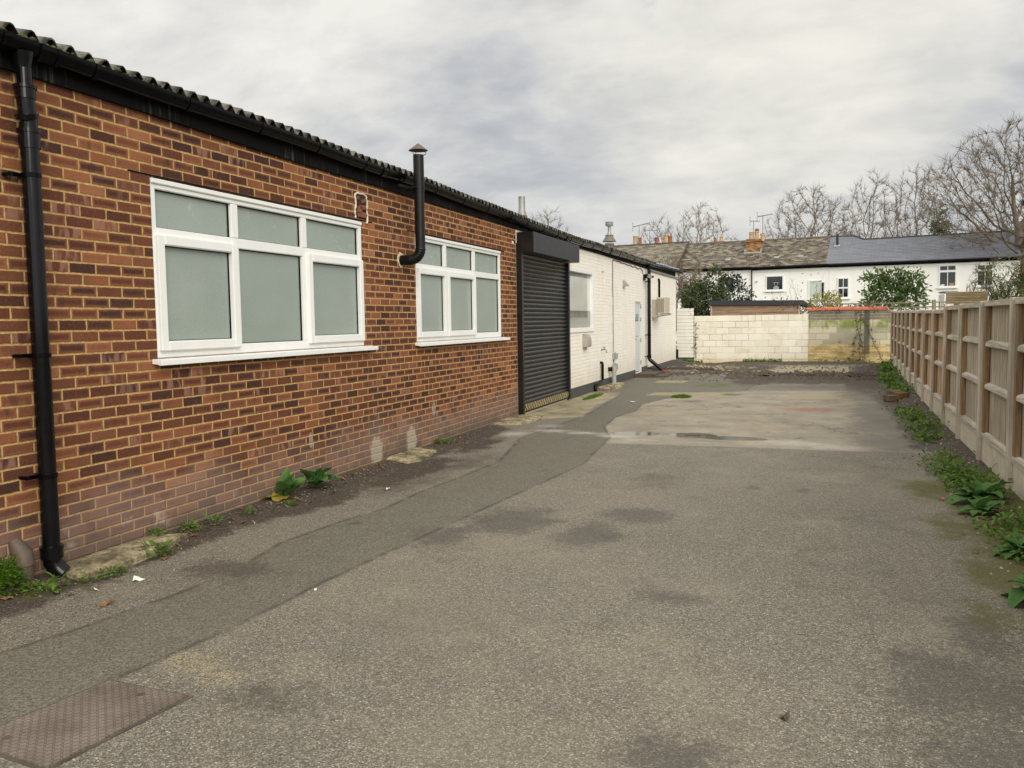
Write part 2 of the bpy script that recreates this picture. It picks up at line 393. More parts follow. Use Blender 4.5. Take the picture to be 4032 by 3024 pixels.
def mat_blocks(name, painted):
    m, t, b = newmat(name)
    co = t.objco(); x, y, z = t.xyz(co)
    w = t.noise(co, 7, 4, .6)
    zz = t.m('ADD', z, t.m('MULTIPLY', t.m('SUBTRACT', w, .5), .02))
    v = t.m('DIVIDE', t.m('SUBTRACT', zz, .165), .225); row = t.m('FLOOR', v); fv = t.m('SUBTRACT', v, row)
    u = t.m('ADD', t.m('DIVIDE', t.m('ADD', x, .02), .45), t.m('MULTIPLY', t.m('FLOORED_MODULO', row, 2.0), .5))
    cl = t.m('FLOOR', u); fu = t.m('SUBTRACT', u, cl)
    du = t.m('MULTIPLY', t.m('MINIMUM', fu, t.m('SUBTRACT', 1.0, fu)), .45)
    dv = t.m('MULTIPLY', t.m('MINIMUM', fv, t.m('SUBTRACT', 1.0, fv)), .225)
    d = t.m('MINIMUM', du, dv)
    r = t.n('ShaderNodeTexWhiteNoise', {'noise_dimensions': '2D'}, Vector=t.vec(cl, row, 0.0)).outputs[0]
    big = t.noise(co, 1.3, 5, .65)
    if painted:
        c = t.mix(r, srgb(222, 215, 194), srgb(236, 230, 212))
        c = t.mix(t.m('MULTIPLY', t.sm(big, .5, .72), .55), c, srgb(196, 180, 146))
        jj = t.m('MULTIPLY', t.sm(d, .010, .003), t.sm(t.noise(co, 1.1, 3), .42, .6))
        c = t.mix(t.m('MULTIPLY', jj, .75), c, srgb(140, 108, 78))
        c = t.mix(t.m('MULTIPLY', t.sm(z, .32, .05), .55), c, srgb(196, 170, 108))
        c = t.mix(t.m('MULTIPLY', t.sm(t.noise(co, 4.5, 6, .7), .66, .72), .7), c, srgb(150, 110, 84))
    else:
        c = t.mix(r, srgb(156, 153, 134), srgb(198, 192, 170))
        c = t.mix(t.sm(d, .02, .008), c, srgb(190, 164, 112))
        top = t.sm(t.m('ADD', z, t.m('MULTIPLY', big, .1)), 1.56, 1.60)
        tv = t.m('DIVIDE', zz, .1); tr = t.m('FLOOR', tv); tf = t.m('SUBTRACT', tv, tr)
        tu = t.m('ADD', t.m('DIVIDE', x, .45), t.m('MULTIPLY', tr, .37)); tfu = t.m('FRACT', tu)
        tj = t.m('MAXIMUM', t.sm(tf, .22, .12), t.sm(tfu, .05, .025))
        c = t.mix(top, c, t.mix(tj, t.mix(t.noise(co, 2.5, 3), srgb(76, 76, 76), srgb(150, 146, 132)), srgb(170, 150, 110)))
        # old stock brick, rendered over, below the blocks
        rv = t.m('DIVIDE', zz, .085); rf = t.m('SUBTRACT', rv, t.m('FLOOR', rv))
        st = t.mix(t.sm(t.noise(t.n('ShaderNodeMapping', Vector=co, Scale=(1.2, 1, 3)).outputs[0], 2.2, 6, .7), .35, .7), srgb(160, 138, 92), srgb(222, 198, 142))
        st = t.mix(t.m('MULTIPLY', t.sm(rf, .2, .08), .35), st, srgb(120, 96, 64))
        c = t.mix(t.sm(t.m('ADD', z, t.m('MULTIPLY', t.m('SUBTRACT', big, .5), .06)), .70, .67), c, st)
        gm = t.m('MULTIPLY', t.m('MULTIPLY', t.sm(z, 1.15, 1.3), t.sm(z, 1.56, 1.5)), t.sm(t.noise(t.n('ShaderNodeMapping', Vector=co, Scale=(1.6, 1, .8)).outputs[0], 1.9, 5, .65), .38, .56))
        c = t.mix(t.m('MULTIPLY', gm, .8), c, srgb(116, 128, 44))
        dk = t.m('MULTIPLY', t.sm(t.noise(co, 3.2, 6, .7), .60, .72), .6)
        c = t.mix(dk, c, srgb(88, 82, 66))
        pil = t.sm(t.m('ABSOLUTE', t.m('SUBTRACT', x, 6.33)), .12, .06)
        c = t.mix(t.m('MULTIPLY', pil, t.m('MULTIPLY', t.sm(z, .1, .5), .75)), c, srgb(64, 62, 54))
    t.set(b, 'Base Color', c); t.set(b, 'Roughness', .85); t.set(b, 'Specular IOR Level', .25)
    t.set(b, 'Normal', t.bump(t.m('ADD', t.sm(d, .002, .012), t.m('MULTIPLY', t.noise(co, 24, 5, .7), .5)), .7, .01))
    return m

def mat_glass_frosted():
    m, t, b = newmat('frosted_pane')
    co = t.objco(); x, y, z = t.xyz(co)
    sw = t.noise(co, .8, 3, .5)
    c = t.ramp(sw, [(.35, srgb(143, 154, 144)), (.65, srgb(158, 168, 158))])
    c = t.mix(.25, c, t.mix(t.sm(t.noise(co, 150, 2, .6), .35, .65), srgb(122, 132, 124), srgb(164, 174, 165)))
    sm = t.sm(t.noise(co, 5, 6, .75, 2.2), .56, .76)
    c = t.mix(t.m('MULTIPLY', t.m('MULTIPLY', sm, .8), t.m('MULTIPLY_ADD', t.sm(z, 2.25, 2.4), .85, .15)), c, srgb(198, 204, 198))
    t.set(b, 'Base Color', c); t.set(b, 'Roughness', .36); t.set(b, 'Specular IOR Level', .3); t.set(b, 'Coat Weight', .35); t.set(b, 'Coat Roughness', .08)
    t.set(b, 'Normal', t.bump(t.noise(co, 120, 2, .5), .12, .003))
    return m
def mat_glass_dark(name='dark_pane', col=(.012, .014, .016), rough=.04):
    m, t, b = newmat(name)
    co = t.objco()
    c = t.ramp(t.noise(co, 1.7, 4), [(.35, tuple(v*.6 for v in col)), (.65, tuple(v*1.7 for v in col))])
    t.set(b, 'Base Color', c); t.set(b, 'Roughness', rough); t.set(b, 'Specular IOR Level', .6)
    t.set(b, 'Normal', t.bump(t.noise(co, 1.4, 2), .05, .05))
    return m
def mat_stripe():
    m, t, b = newmat('hazard_strip')
    co = t.objco(); x, y, z = t.xyz(co)
    f = t.m('FRACT', t.m('MULTIPLY', t.m('ADD', y, z), 7.7))
    c = t.mix(t.sm(f, .46, .5), srgb(38, 36, 30), srgb(172, 154, 108))
    c = t.mix(t.m('MULTIPLY', t.sm(t.noise(co, 9, 5), .4, .65), .7), c, srgb(120, 108, 84))
    t.set(b, 'Base Color', c); t.set(b, 'Roughness', .6)
    return m
def mat_chequer():
    m, t, b = newmat('chequer_plate')
    co = t.objco(); x, y, z = t.xyz(co)
    def lug(a, sgn):
        p = t.m('DIVIDE', t.m('ADD', x, t.m('MULTIPLY', y, sgn)), .042)
        q = t.m('DIVIDE', t.m('SUBTRACT', x, t.m('MULTIPLY', y, sgn)), .042)
        fp = t.m('ABSOLUTE', t.m('SUBTRACT', t.m('FRACT', t.m('ADD', p, a)), .5)); fq = t.m('ABSOLUTE', t.m('SUBTRACT', t.m('FRACT', t.m('ADD', q, a)), .5))
        return t.m('MULTIPLY', t.sm(fp, .16, .08), t.sm(fq, .42, .3))
    h = t.m('MAXIMUM', lug(0.0, 1.0), lug(.5, -1.0))
    n = t.noise(co, 5, 6, .65)
    c = t.ramp(n, [(.3, srgb(98, 88, 78)), (.5, srgb(120, 108, 96)), (.7, srgb(138, 125, 112))])
    c = t.mix(t.m('MULTIPLY', t.sm(t.noise(co, 120, 3), .62, .75), .5), c, srgb(176, 164, 150))
    c = t.mix(t.m('MULTIPLY', h, .38), c, srgb(76, 67, 58))
    t.set(b, 'Base Color', c); t.set(b, 'Roughness', .6); t.set(b, 'Metallic', .15)
    t.set(b, 'Normal', t.bump(h, .8, .004))
    return m
def mat_corrugated(name, base, light, mossy=True):
    m, t, b = newmat(name)
    co = t.objco(); x, y, z = t.xyz(co)
    n = t.noise(co, 14, 6, .7)
    c = t.ramp(n, [(.3, base), (.55, light), (.8, tuple(min(1, v*1.5) for v in light))])
    if mossy:  # moss, plus cavity shade painted dark onto the eaves ends
        near = t.sm(x, -.03, .06)
        c = t.mix(t.m('MULTIPLY', near, t.sm(t.noise(co, 6, 5, .7), .40, .55)), c, srgb(40, 36, 28))
        c = t.mix(t.m('MULTIPLY', t.sm(t.noise(co, 9, 5, .7), .58, .68), .6), c, srgb(66, 66, 34))
    t.set(b, 'Base Color', c); t.set(b, 'Roughness', .9); t.set(b, 'Specular IOR Level', .2)
    t.set(b, 'Normal', t.bump(n, .5, .006))
    return m

M = {}
M['brick'] = mat_brick(); M['painted'] = mat_painted(); M['ground'] = mat_ground()
M['upvc'] = simple('white_plastic', srgb(236, 236, 230), .32, .03, 5, spec=.45)
M['frost'] = mat_glass_frosted(); M['glass'] = mat_glass_dark()
M['black'] = simple('black_plastic', (.0025, .0025, .003), .2, .35, 7, spec=.13)
M['gloss'] = simple('glossy_black_pipe', (.004, .004, .0045), .13, .3, 7, spec=.3)
M['blackmatt'] = simple('black_timber', (.006, .0055, .005), .75, .7, 9, spec=.12, stretch=(1, 8, .6))
def mat_fascia():
    m, t, b = newmat('stained_black_fascia')
    co = t.objco(); x, y, z = t.xyz(co)
    st = t.noise(t.vec(x, t.m('MULTIPLY', y, 30.0), t.m('MULTIPLY', z, 2.0)), 1.0, 4, .7)
    area = t.sm(t.noise(t.vec(0.0, t.m('MULTIPLY', y, .9), 0.0), 1.0, 3, .6), .46, .62)
    f = t.m('MULTIPLY', t.m('MULTIPLY', t.sm(st, .5, .72), area), .8)
    t.set(b, 'Base Color', t.mix(f, (.005, .005, .0045), srgb(96, 98, 92)))
    t.set(b, 'Roughness', .75); t.set(b, 'Specular IOR Level', .12)
    return m
M['fascia'] = mat_fascia()
M['shutter'] = simple('black_painted_steel', (.006, .006, .006), .30, .2, 6, spec=.75)
M['fluepipe'] = simple('sooty_steel', (.007, .007, .006), .42, .5, 6, spec=.3)
M['rust'] = simple('rusty_steel', srgb(98, 84, 70), .75, .35, 22, bump=.2)
M['galv'] = simple('galvanised_metal', srgb(150, 148, 142), .5, .25, 9, metal=.4)
M['plinth'] = simple('grey_plinth_paint', srgb(74, 73, 70), .75, .25, 6, bump=.3, bscale=30)
M['stripe'] = mat_stripe(); M['plate'] = mat_chequer()
M['roofsheet'] = mat_corrugated('fibre_cement_sheet', srgb(78, 74, 66), srgb(118, 112, 102))
M['roofblue'] = mat_corrugated('pale_plastic_sheet', srgb(126, 134, 156), srgb(166, 174, 196), False)
M['door'] = simple('pale_grey_paint', srgb(206, 210, 206), .4, .03, 3)
M['beige'] = simple('beige_enamel', srgb(196, 187, 164), .45, .06, 6)
M['greybox'] = simple('grey_plastic', srgb(158, 160, 158), .45, .06, 8)
M['meter'] = simple('grey_beige_plastic', srgb(166, 158, 146), .5, .06, 8)
M['steel'] = simple('bright_steel', srgb(176, 174, 168), .35, .15, 12, metal=.7)
M['brass'] = simple('brass', srgb(140, 118, 78), .4, .2, 20, metal=.7)
M['cable'] = simple('grey_cable', srgb(88, 84, 78), .6, .1, 8)
M['cream'] = simple('cream_mortar', srgb(214, 200, 168), .9, .2, 30, bump=.6)
M['sealant'] = simple('white_sealant', srgb(222, 212, 190), .7, .1, 30, bump=.4)
def mat_conc():
    m, t, b = newmat('rough_concrete')
    co = t.objco(); n = t.noise(co, 7, 8, .75); n2 = t.noise(co, 3.1, 6, .7); n3 = t.noise(co, 45, 3, .6)
    c = t.ramp(n, [(.32, srgb(84, 75, 58)), (.46, srgb(138, 125, 98)), (.56, srgb(172, 158, 126)), (.7, srgb(204, 190, 154))])
    c = t.mix(t.m('MULTIPLY', t.sm(n2, .5, .62), .75), c, srgb(84, 78, 56))
    c = t.mix(t.m('MULTIPLY', t.sm(n3, .58, .68), .5), c, srgb(70, 62, 50))
    t.set(b, 'Base Color', c); t.set(b, 'Roughness', .95); t.set(b, 'Specular IOR Level', .2)
    t.set(b, 'Normal', t.bump(t.m('ADD', n, t.m('MULTIPLY', n3, .5)), 1.0, .02))
    return m
M['conc'] = mat_conc()
M['gravelbd'] = simple('concrete_gravel_board', srgb(206, 194, 170), .9, .16, 6, bump=.3, bscale=40)
M['fence'] = mat_wood('weathered_fence_boards', srgb(160, 147, 125), srgb(196, 184, 160), .8)
M['fencefar'] = mat_wood('brown_fence_boards', srgb(170, 138, 100), srgb(206, 176, 138), .3)
M['batten'] = mat_wood('brown_batten', srgb(138, 110, 78), srgb(168, 140, 104), .1)
M['post'] = mat_wood('grey_fence_post', srgb(184, 171, 150), srgb(214, 202, 182), .3)
M['rail'] = mat_wood('grey_fence_rail', srgb(178, 168, 151), srgb(210, 200, 183), .3, (26, 1.4, 26))
M['capwood'] = mat_wood('fence_cap_wood', srgb(160, 138, 106), srgb(190, 168, 134), .2)
M['shedwood'] = mat_wood('shed_cladding', srgb(142, 114, 90), srgb(168, 140, 116), .05, (1.2, 20, 20))
M['oldwood'] = mat_wood('mossy_old_boards', srgb(110, 92, 64), srgb(132, 114, 82), .1, (1.2, 20, 20))
M['trellis'] = mat_wood('green_grey_trellis', srgb(120, 114, 88), srgb(146, 138, 110), .05)
M['felt'] = simple('dark_felt', srgb(46, 48, 52), .7, .15, 6)
M['render'] = simple('white_render', srgb(246, 242, 233), .8, .03, 1.2)
M['tileold'] = mat_tiles('old_mossy_tiles', [srgb(62, 56, 49), srgb(96, 88, 75), srgb(118, 108, 91), srgb(150, 138, 116)], .085, .30, .9, .65)
M['tilepale'] = mat_tiles('pale_lichen_tiles', [srgb(90, 83, 72), srgb(116, 107, 91), srgb(134, 124, 105), srgb(152, 141, 118)], .095, .32, .8, .4)
M['slate'] = mat_tiles('new_grey_slate', [srgb(112, 113, 118), srgb(119, 120, 125), srgb(125, 126, 131)], .105, .5, .42, .02)
M['terracotta'] = simple('terracotta', srgb(150, 88, 66), .8, .18, 9)
M['potcream'] = simple('buff_clay', srgb(184, 156, 112), .8, .2, 7)
M['stock'] = mat_tiles('stock_brick_stack', [srgb(94, 70, 48), srgb(146, 104, 66), srgb(176, 130, 84)], .085, .225, .5, .3)
M['lead'] = simple('lead_flashing', srgb(150, 156, 150), .6, .15, 6)
M['alum'] = simple('aerial_aluminium', srgb(120, 122, 126), .5, .1, 6, metal=.3)
M['coping'] = simple('orange_coping_tile', srgb(186, 104, 74), .75, .14, 7)
M['bark'] = simple('winter_bark', srgb(120, 107, 90), .9, .25, 5)
M['barkpale'] = simple('pale_winter_bark', srgb(142, 130, 112), .9, .25, 5)
M['barkred'] = simple('brown_twigs', srgb(128, 110, 90), .9, .25, 5)
M['barkivy'] = simple('mossy_bark', srgb(120, 106, 74), .9, .4, 3, bump=.6, bscale=14)
M['leafdark'] = mat_leaf('dark_evergreen_leaf', [srgb(30, 38, 22), srgb(56, 68, 38), srgb(86, 98, 56), srgb(128, 132, 80)], .38, 2.5, .12)
M['leafholly'] = mat_leaf('holly_leaf', [srgb(22, 30, 22), srgb(38, 50, 34), srgb(64, 78, 52)], .3, 2.5, .1)
M['leaflaurel'] = mat_leaf('laurel_leaf', [srgb(58, 76, 40), srgb(96, 118, 64), srgb(138, 156, 94)], .45, 2.5, .35)
M['leafyellow'] = mat_leaf('yellow_green_leaf', [srgb(110, 108, 44), srgb(156, 150, 66), srgb(186, 176, 90)], .5, 2.5)
M['leafbrown'] = mat_leaf('brown_bramble_leaf', [srgb(58, 48, 34), srgb(90, 76, 54), srgb(112, 98, 66)], .7, 2.5)
M['leafplant'] = mat_leaf('broad_green_leaf', [srgb(60, 92, 46), srgb(86, 122, 62), srgb(118, 150, 88)], .72, 9, .25)
M['leafweed'] = mat_leaf('fresh_weed_leaf', [srgb(58, 84, 32), srgb(94, 124, 50), srgb(136, 158, 76)], .75, 9, .3)
M['leafbright'] = mat_leaf('feathery_green', [srgb(48, 80, 16), srgb(84, 120, 28), srgb(124, 152, 52)], .6, 9, .3)
M['leafyel'] = mat_leaf('yellowed_leaf', [srgb(128, 116, 44), srgb(178, 160, 70)], .6, 12, .2)
M['deadleaf'] = mat_leaf('dead_leaf', [srgb(84, 60, 40), srgb(132, 98, 64), srgb(160, 124, 84)], .8, 20, .1)
M['moss'] = simple('roof_moss', srgb(66, 70, 28), .95, .6, 22, bump=.8)
M['paper'] = simple('white_scrap', srgb(226, 220, 206), .8, .06, 12)
M['stone'] = simple('pale_chips', srgb(160, 150, 130), .9, .4, 14)
M['clay'] = simple('brown_clay_pipe', srgb(86, 72, 60), .6, .25, 12)
M['earth'] = simple('dark_earth', srgb(84, 74, 61), .95, .4, 9, bump=.8)
M['field'] = simple('rough_grass', srgb(70, 76, 44), .95, .4, .4, bump=.5, bscale=4)
M['green'] = simple('green_sign', srgb(24, 122, 96), .4, .05, 5)
M['blue'] = simple('blue_sign', srgb(52, 92, 128), .4, .05, 5)
M['panereflect'] = simple('painted_reflection_pane', srgb(214, 214, 206), .12, .04, 2, spec=.6, coat=.5)  # pale colour stands in for bright sky reflected in the glass
M['panegrey'] = simple('grey_pane_band', srgb(120, 122, 120), .12, .06, 2, spec=.6, coat=.5)
M['nettle'] = simple('pale_blind', srgb(196, 204, 194), .3, .05, 3, coat=.3)
M['redbrick'] = simple('broken_red_brick', srgb(126, 76, 56), .9, .3, 14, bump=.6)
M['brownwood'] = mat_wood('rotten_sleeper', srgb(88, 66, 46), srgb(140, 108, 72), .1, (3, 3, 3))

# ------------------------------------------------------------------ ground
G0 = .05
def sdf_poly(px, py, poly):
    """signed distance (negative inside) of arrays px,py to polygon"""
    P = np.array(poly, float); Q = np.roll(P, -1, 0)
    best = np.full(px.shape, 1e9); ins = np.zeros(px.shape, bool)
    for (ax, ay), (bx, by) in zip(P, Q):
        ex, ey = bx-ax, by-ay
        t = np.clip(((px-ax)*ex+(py-ay)*ey)/(ex*ex+ey*ey+1e-12), 0, 1)
        best = np.minimum(best, np.hypot(px-ax-t*ex, py-ay-t*ey))
        c = ((ay > py) != (by > py)) & (px < (bx-ax)*(py-ay)/((by-ay) if abs(by-ay) > 1e-9 else 1e-9)+ax)
        ins ^= c
    return np.where(ins, -best, best)
def smooth01(x, a, b):
    t = np.clip((x-a)/(b-a), 0, 1); return t*t*(3-2*t)
FENCE = ([-2, 2, 8, 13.2, 16.7, 31.5], [6.0, 6.10, 6.18, 6.31, 6.43, 7.06])
def fence_x(y): return float(np.interp(y, FENCE[0], FENCE[1]))
def gz(x, y):
    x = np.asarray(x, float); y = np.asarray(y, float)
    h = np.full(np.broadcast(x, y).shape, G0)
    h = h+.03*smooth01(x, .55, .05)*smooth01(y, 14, 11)
    # raised bed behind the rear of the workshop and rear concrete slab
    bed = smooth01(x+.33*(y-26), 2.4, 1.3)*smooth01(y, 25.0, 25.25)
    h = h+.17*bed
    sl = smooth01(y, 24.5, 24.8)*smooth01(x, 1.4, 1.9)*smooth01(x, 6.6, 6.2)
    h = np.maximum(h, G0+.05*sl)
    h = h-.05*smooth01(y, 24.60, 24.5)*smooth01(y, 22.6, 23.9)*smooth01(x, 2.6, 3.4)*smooth01(x, 6.3, 5.9)
    h = h+.05*smooth01(x-np.interp(y, FENCE[0], FENCE[1]), -.35, .0)
    return h
def build_ground():
    xs = np.concatenate([np.arange(-.3, 7.75, .07)]); ys = np.arange(-6, 31.9, .07)
    X, Y = np.meshgrid(xs, ys); nx, ny = len(xs), len(ys)
    Z = gz(X, Y)
    vs = np.stack([X.ravel(), Y.ravel(), Z.ravel()], 1)
    idx = np.arange(nx*ny).reshape(ny, nx)
    fs = np.stack([idx[:-1, :-1].ravel(), idx[:-1, 1:].ravel(), idx[1:, 1:].ravel(), idx[1:, :-1].ravel()], 1)
    me = bpy.data.meshes.new('yard_ground')
    me.from_pydata(vs.tolist(), [], fs.tolist()); me.update()
    me.polygons.foreach_set('use_smooth', [True]*len(me.polygons))
    x, y = X.ravel(), Y.ravel()
    def put(name, arr):
        a = me.attributes.new(name, 'FLOAT', 'POINT'); a.data.foreach_set('value', np.asarray(arr, np.float32))
    strip = [(1.35, -6), (1.40, 1.0), (1.56, 2.42), (1.63, 2.91), (1.70, 3.4), (1.74, 3.92), (1.77, 4.5), (1.81, 5.06), (1.87, 5.62), (1.98, 6.77), (2.13, 8.23), (2.21, 9.09),
             (2.02, 11.25), (1.69, 12.36), (1.58, 13.58), (1.72, 14.64), (1.59, 15.82), (1.83, 17.0), (2.0, 17.3), (1.75, 17.8), (2.4, 18.8), (3.2, 19.2), (3.3, 21), (2.9, 23.5), (1.6, 24.8),
             (.05, 26.4), (.0, 24), (.0, 19.0), (.71, 18.36), (.82, 17.08), (1.01, 14.29), (1.0, 13.46), (.91, 11.72), (.85, 10.95), (1.24, 9.03), (1.19, 7.92), (1.13, 7.14), (1.14, 6.44),
             (1.02, 5.89), (.95, 5.2), (1.08, 4.5), (1.03, 3.94), (.94, 3.33), (.85, 3.02), (.7, 1), (.65, -6)]
    put('sd_strip', sdf_poly(x, y, strip))
    slab = [(2.02, 11.25), (1.93, 10.71), (3.59, 10.74), (4.8, 10.70), (6.0, 10.78), (6.1, 13), (6.1, 15.82), (6.1, 18.48), (6.0, 19.59), (3.37, 19.26), (1.83, 17.07), (1.3, 15.8), (1.3, 12)]
    put('sd_slab', sdf_poly(x, y, slab))
    apron = [(-.1, 12.9), (-.1, 18.2), (.5, 18.2), (.76, 17.6), (.78, 16.77), (.84, 15.17), (1.04, 13.6), (.5, 13.1), (.3, 12.3)]
    put('sd_apron', sdf_poly(x, y, apron))
    tan1 = sdf_poly(x, y, [(1.3, 17.75), (3.0, 17.85), (2.9, 18.75), (1.38, 18.5)]); tan2 = sdf_poly(x, y, [(.83, 22.2), (1.6, 22.2), (1.6, 21.4), (.86, 21.35)])
    tan3 = sdf_poly(x, y, [(2.9, 25.2), (5.6, 24.9), (5.7, 28.2), (3.4, 28.4)])
    tan4 = sdf_poly(x, y, [(3.9, 17.4), (5.5, 16.9), (5.5, 18.6), (4.2, 18.8)])
    tan5 = sdf_poly(x, y, [(1.62, 15.0), (2.4, 15.1), (2.3, 14.5), (1.7, 14.2)])
    put('sd_tan', np.minimum.reduce([tan1, tan2, tan3, tan4+.15, tan5+.1]))
    def blobs(L):
        o = np.zeros_like(x)
        for (cx, cy, rx, ry, a) in L:
            o = np.maximum(o, a*np.exp(-.9*(((x-cx)/rx)**2+((y-cy)/ry)**2)))
        return o
    put('m_stain', blobs([(2.32, 6.3, .42, .5, 1), (2.06, 5.7, .25, .5, .8), (3.24, 6.8, .33, .32, 1), (3.03, 6.0, .28, .42, 1), (2.6, 6.35, .14, .2, .9), (3.15, 8.35, .35, .45, .7),
                          (4.06, 8.17, .08, .12, 1), (4.5, 8.13, .09, .13, 1), (3.82, 4.8, .26, .22, .75), (4.1, 3.0, .3, .2, .8), (4.65, 2.9, .25, .2, .7), (3.55, 2.5, .3, .2, .5), (5.15, 3.9, .35, .6, .95), (5.25, 3.2, .35, .5, .95), (5.35, 4.6, .25, .4, .8), (4.9, 2.4, .3, .3, .6),
                          (1.05, 4.55, .3, .25, .95), (1.16, 5.9, .04, .06, 1.2), (2.45, 2.95, .35, .25, .6), (2.1, 3.3, .3, .2, .45), (3.3, 4.2, .05, .05, .8), (2.75, 4.6, .03, .03, .8),
                          (.75, 7.6, .35, .9, .8), (.95, 8.9, .35, .8, .75), (5.6, 11.6, .6, 1.0, 1.1), (5.6, 13.2, .55, 1.0, 1.1), (5.65, 15, .5, 2.4, 1.15), (5.7, 18.5, .65, 1.8, 1.2), (5.0, 17.0, .4, 1.0, .6), (4.9, 14.0, .3, .6, .5), (4.6, 20.5, 1.6, .8, .8), (4.4, 13.2, .9, .4, .5), (3.4, 14.6, .5, .3, .5), (3.0, 12.7, .5, .3, .5),
                          (2.4, 16.6, .3, .3, .7), (1.7, 13.9, .5, .12, .4), (4.9, 5.6, .5, .6, .35), (5.2, 7.2, .4, .9, .4), (4.9, 9.9, .7, .4, .45), (3.9, 10.1, .8, .3, .35)]))
    nearwall = smooth01(x, .85, .15)*smooth01(y, 12.6, 11.5)
    fx = np.interp(y, FENCE[0], FENCE[1])
    nearf = smooth01(fx-x, .62, .12)
    soil = np.maximum(np.maximum(nearwall*.8, np.maximum(nearf*.85, .75*smooth01(fx-x, .95, .3)*smooth01(y, 10.4, 11.2))), blobs([(.55, 8.2, .35, 1.2, .9), (.45, 6.6, .3, .8, .8), (.5, 10.2, .3, 1.0, .8), (4.4, 22.9, 1.7, 1.6, 1.1), (3.2, 22, .7, 1.4, .8), (5.8, 21.5, .6, 3.5, 1), (6.0, 17.5, .35, 3.5, .9), (6.2, 26, .6, 3.5, 1), (2.0, 25.6, .8, 1.0, 1), (2.6, 27.5, 1.1, 2.2, 1), (3.6, 30.2, 3.5, 1.3, 1), (1.2, 24.9, .5, .2, .9), (.4, 25.3, .5, .3, .8)]))
    put('m_soil', soil)
    put('m_bed', np.maximum(smooth01(x+.33*(y-26), 2.0, 1.3)*smooth01(y, 25.0, 25.3), smooth01(y, 24.45, 24.55)*smooth01(y, 25.1, 24.9)*smooth01(x, 2.2, 2.6)*smooth01(x, 6.5, 6.2)*.9))
    put('m_moss', np.maximum(blobs([(5.62, 8.4, .42, .8, .85), (5.55, 7.0, .25, .8, .75), (5.6, 5.9, .22, .8, .85), (5.45, 5.0, .15, .6, .7), (5.3, 9.7, .6, .5, .55), (2.4, 20.8, .7, 1.2, .7), (3.0, 18.2, .35, .5, .8), (.95, 3.0, .25, .3, .4), (.28, 3.72, .16, .12, .8), (.4, 3.95, .2, .07, .8), (.16, 3.3, .25, .3, .7), (.3, 17.0, .15, .8, .8), (.4, 12.9, .2, .3, .7), (.04, 8.2, .06, .7, .9), (2.12, 2.78, .05, .12, .7), (2.03, 2.3, .1, .12, .6)]), smooth01(fx-x, 1.0, .3)*smooth01(y, 10.5, 8.5)*.85))
    put('m_white', np.maximum.reduce([blobs([(.62, 11.3, .3, .35, .95), (1.1, 11.75, .4, .2, .95), (1.6, 11.62, .4, .2, .9), (2.1, 11.40, .35, .22, .95), (4.35, 11.2, .6, .3, .95), (4.9, 11.0, .45, .26, .9), (2.9, 12.15, .8, .18, .4), (2.4, 11.1, .5, .16, .6), (3.4, 11.0, .8, .14, .55), (4.6, 14.5, .8, .3, .5), (2.6, 13.6, .7, .4, .5), (.85, 12.3, .3, .3, .7)])]))
    put('m_rust', blobs([(4.55, 15.4, .7, .5, 1), (3.9, 15.2, .4, .4, .6)]))
    put('m_grit', blobs([(1.85, 3.2, .22, .16, 1), (2.1, 3.1, .14, .14, .8), (2.2, 2.1, .12, .25, .8), (2.05, 2.1, .1, .2, .7), (2.25, 2.85, .12, .06, .7)]))
    put('m_puddle', blobs([(2.28, 11.72, .40, .24, 1.1), (3.05, 11.70, .38, .30, 1.1), (3.6, 11.52, .5, .22, 1.1)]))
    me.materials.append(M['ground'])
    o = bpy.data.objects.new('yard_ground', me); COL.objects.link(o); structure(o)
build_ground()
structure(MB().add([(-900, -900, -.12), (900, -900, -.12), (900, 900, -.12), (-900, 900, -.12)], [(0, 1, 2, 3)]).build('terrain', M['field']))

# ------------------------------------------------------------------ workshop
WS = thing('workshop', 'long low workshop, red brick near and white painted brick beyond the roller shutter', 'building', (0, 2, 0))
def wall_holes(y0, y1, z0, z1, holes, th=.24):
    ysx = sorted({y0, y1, *[h[0] for h in holes], *[h[1] for h in holes]}); zsx = sorted({z0, z1, *[h[2] for h in holes], *[h[3] for h in holes]})
    mb = MB()
    def inh(a, c): return any(h[0] <= a <= h[1] and h[2] <= c <= h[3] for h in holes)
    for a, b2 in zip(ysx, ysx[1:]):
        for c, d in zip(zsx, zsx[1:]):
            if inh((a+b2)/2, (c+d)/2): continue
            mb.add([(0, a, c), (0, b2, c), (0, b2, d), (0, a, d)], [(0, 1, 2, 3)])
            mb.add([(-th, a, c), (-th, b2, c), (-th, b2, d), (-th, a, d)], [(3, 2, 1, 0)])
    for (a, b2, c, d) in holes:
        mb.add([(0, a, c), (-th, a, c), (-th, a, d), (0, a, d)], [(0, 1, 2, 3)])
        mb.add([(0, b2, c), (-th, b2, c), (-th, b2, d), (0, b2, d)], [(3, 2, 1, 0)])
        mb.add([(0, a, d), (-th, a, d), (-th, b2, d), (0, b2, d)], [(0, 1, 2, 3)])
        mb.add([(0, a, c), (-th, a, c), (-th, b2, c), (0, b2, c)], [(3, 2, 1, 0)])
    return mb
W1 = (5.135, 8.275, 1.385, 2.715); W2 = (9.57, 12.645, 1.385, 2.715); W3 = (16.47, 18.59, 1.41, 2.69); DR = (23.40, 24.26, .16, 2.125)
bw = wall_holes(1.6, 13.36, -.1, 3.36, [W1, W2]).build('brick_wall', M['brick'], WS, fix=False)
pw = wall_holes(13.36, 30.9, -.1, 3.36, [W3, DR])
pw.box(-7.2, -.001, 30.66, 30.9, -.1, 3.30)
pw.build('painted_wall', M['painted'], WS, fix=False)
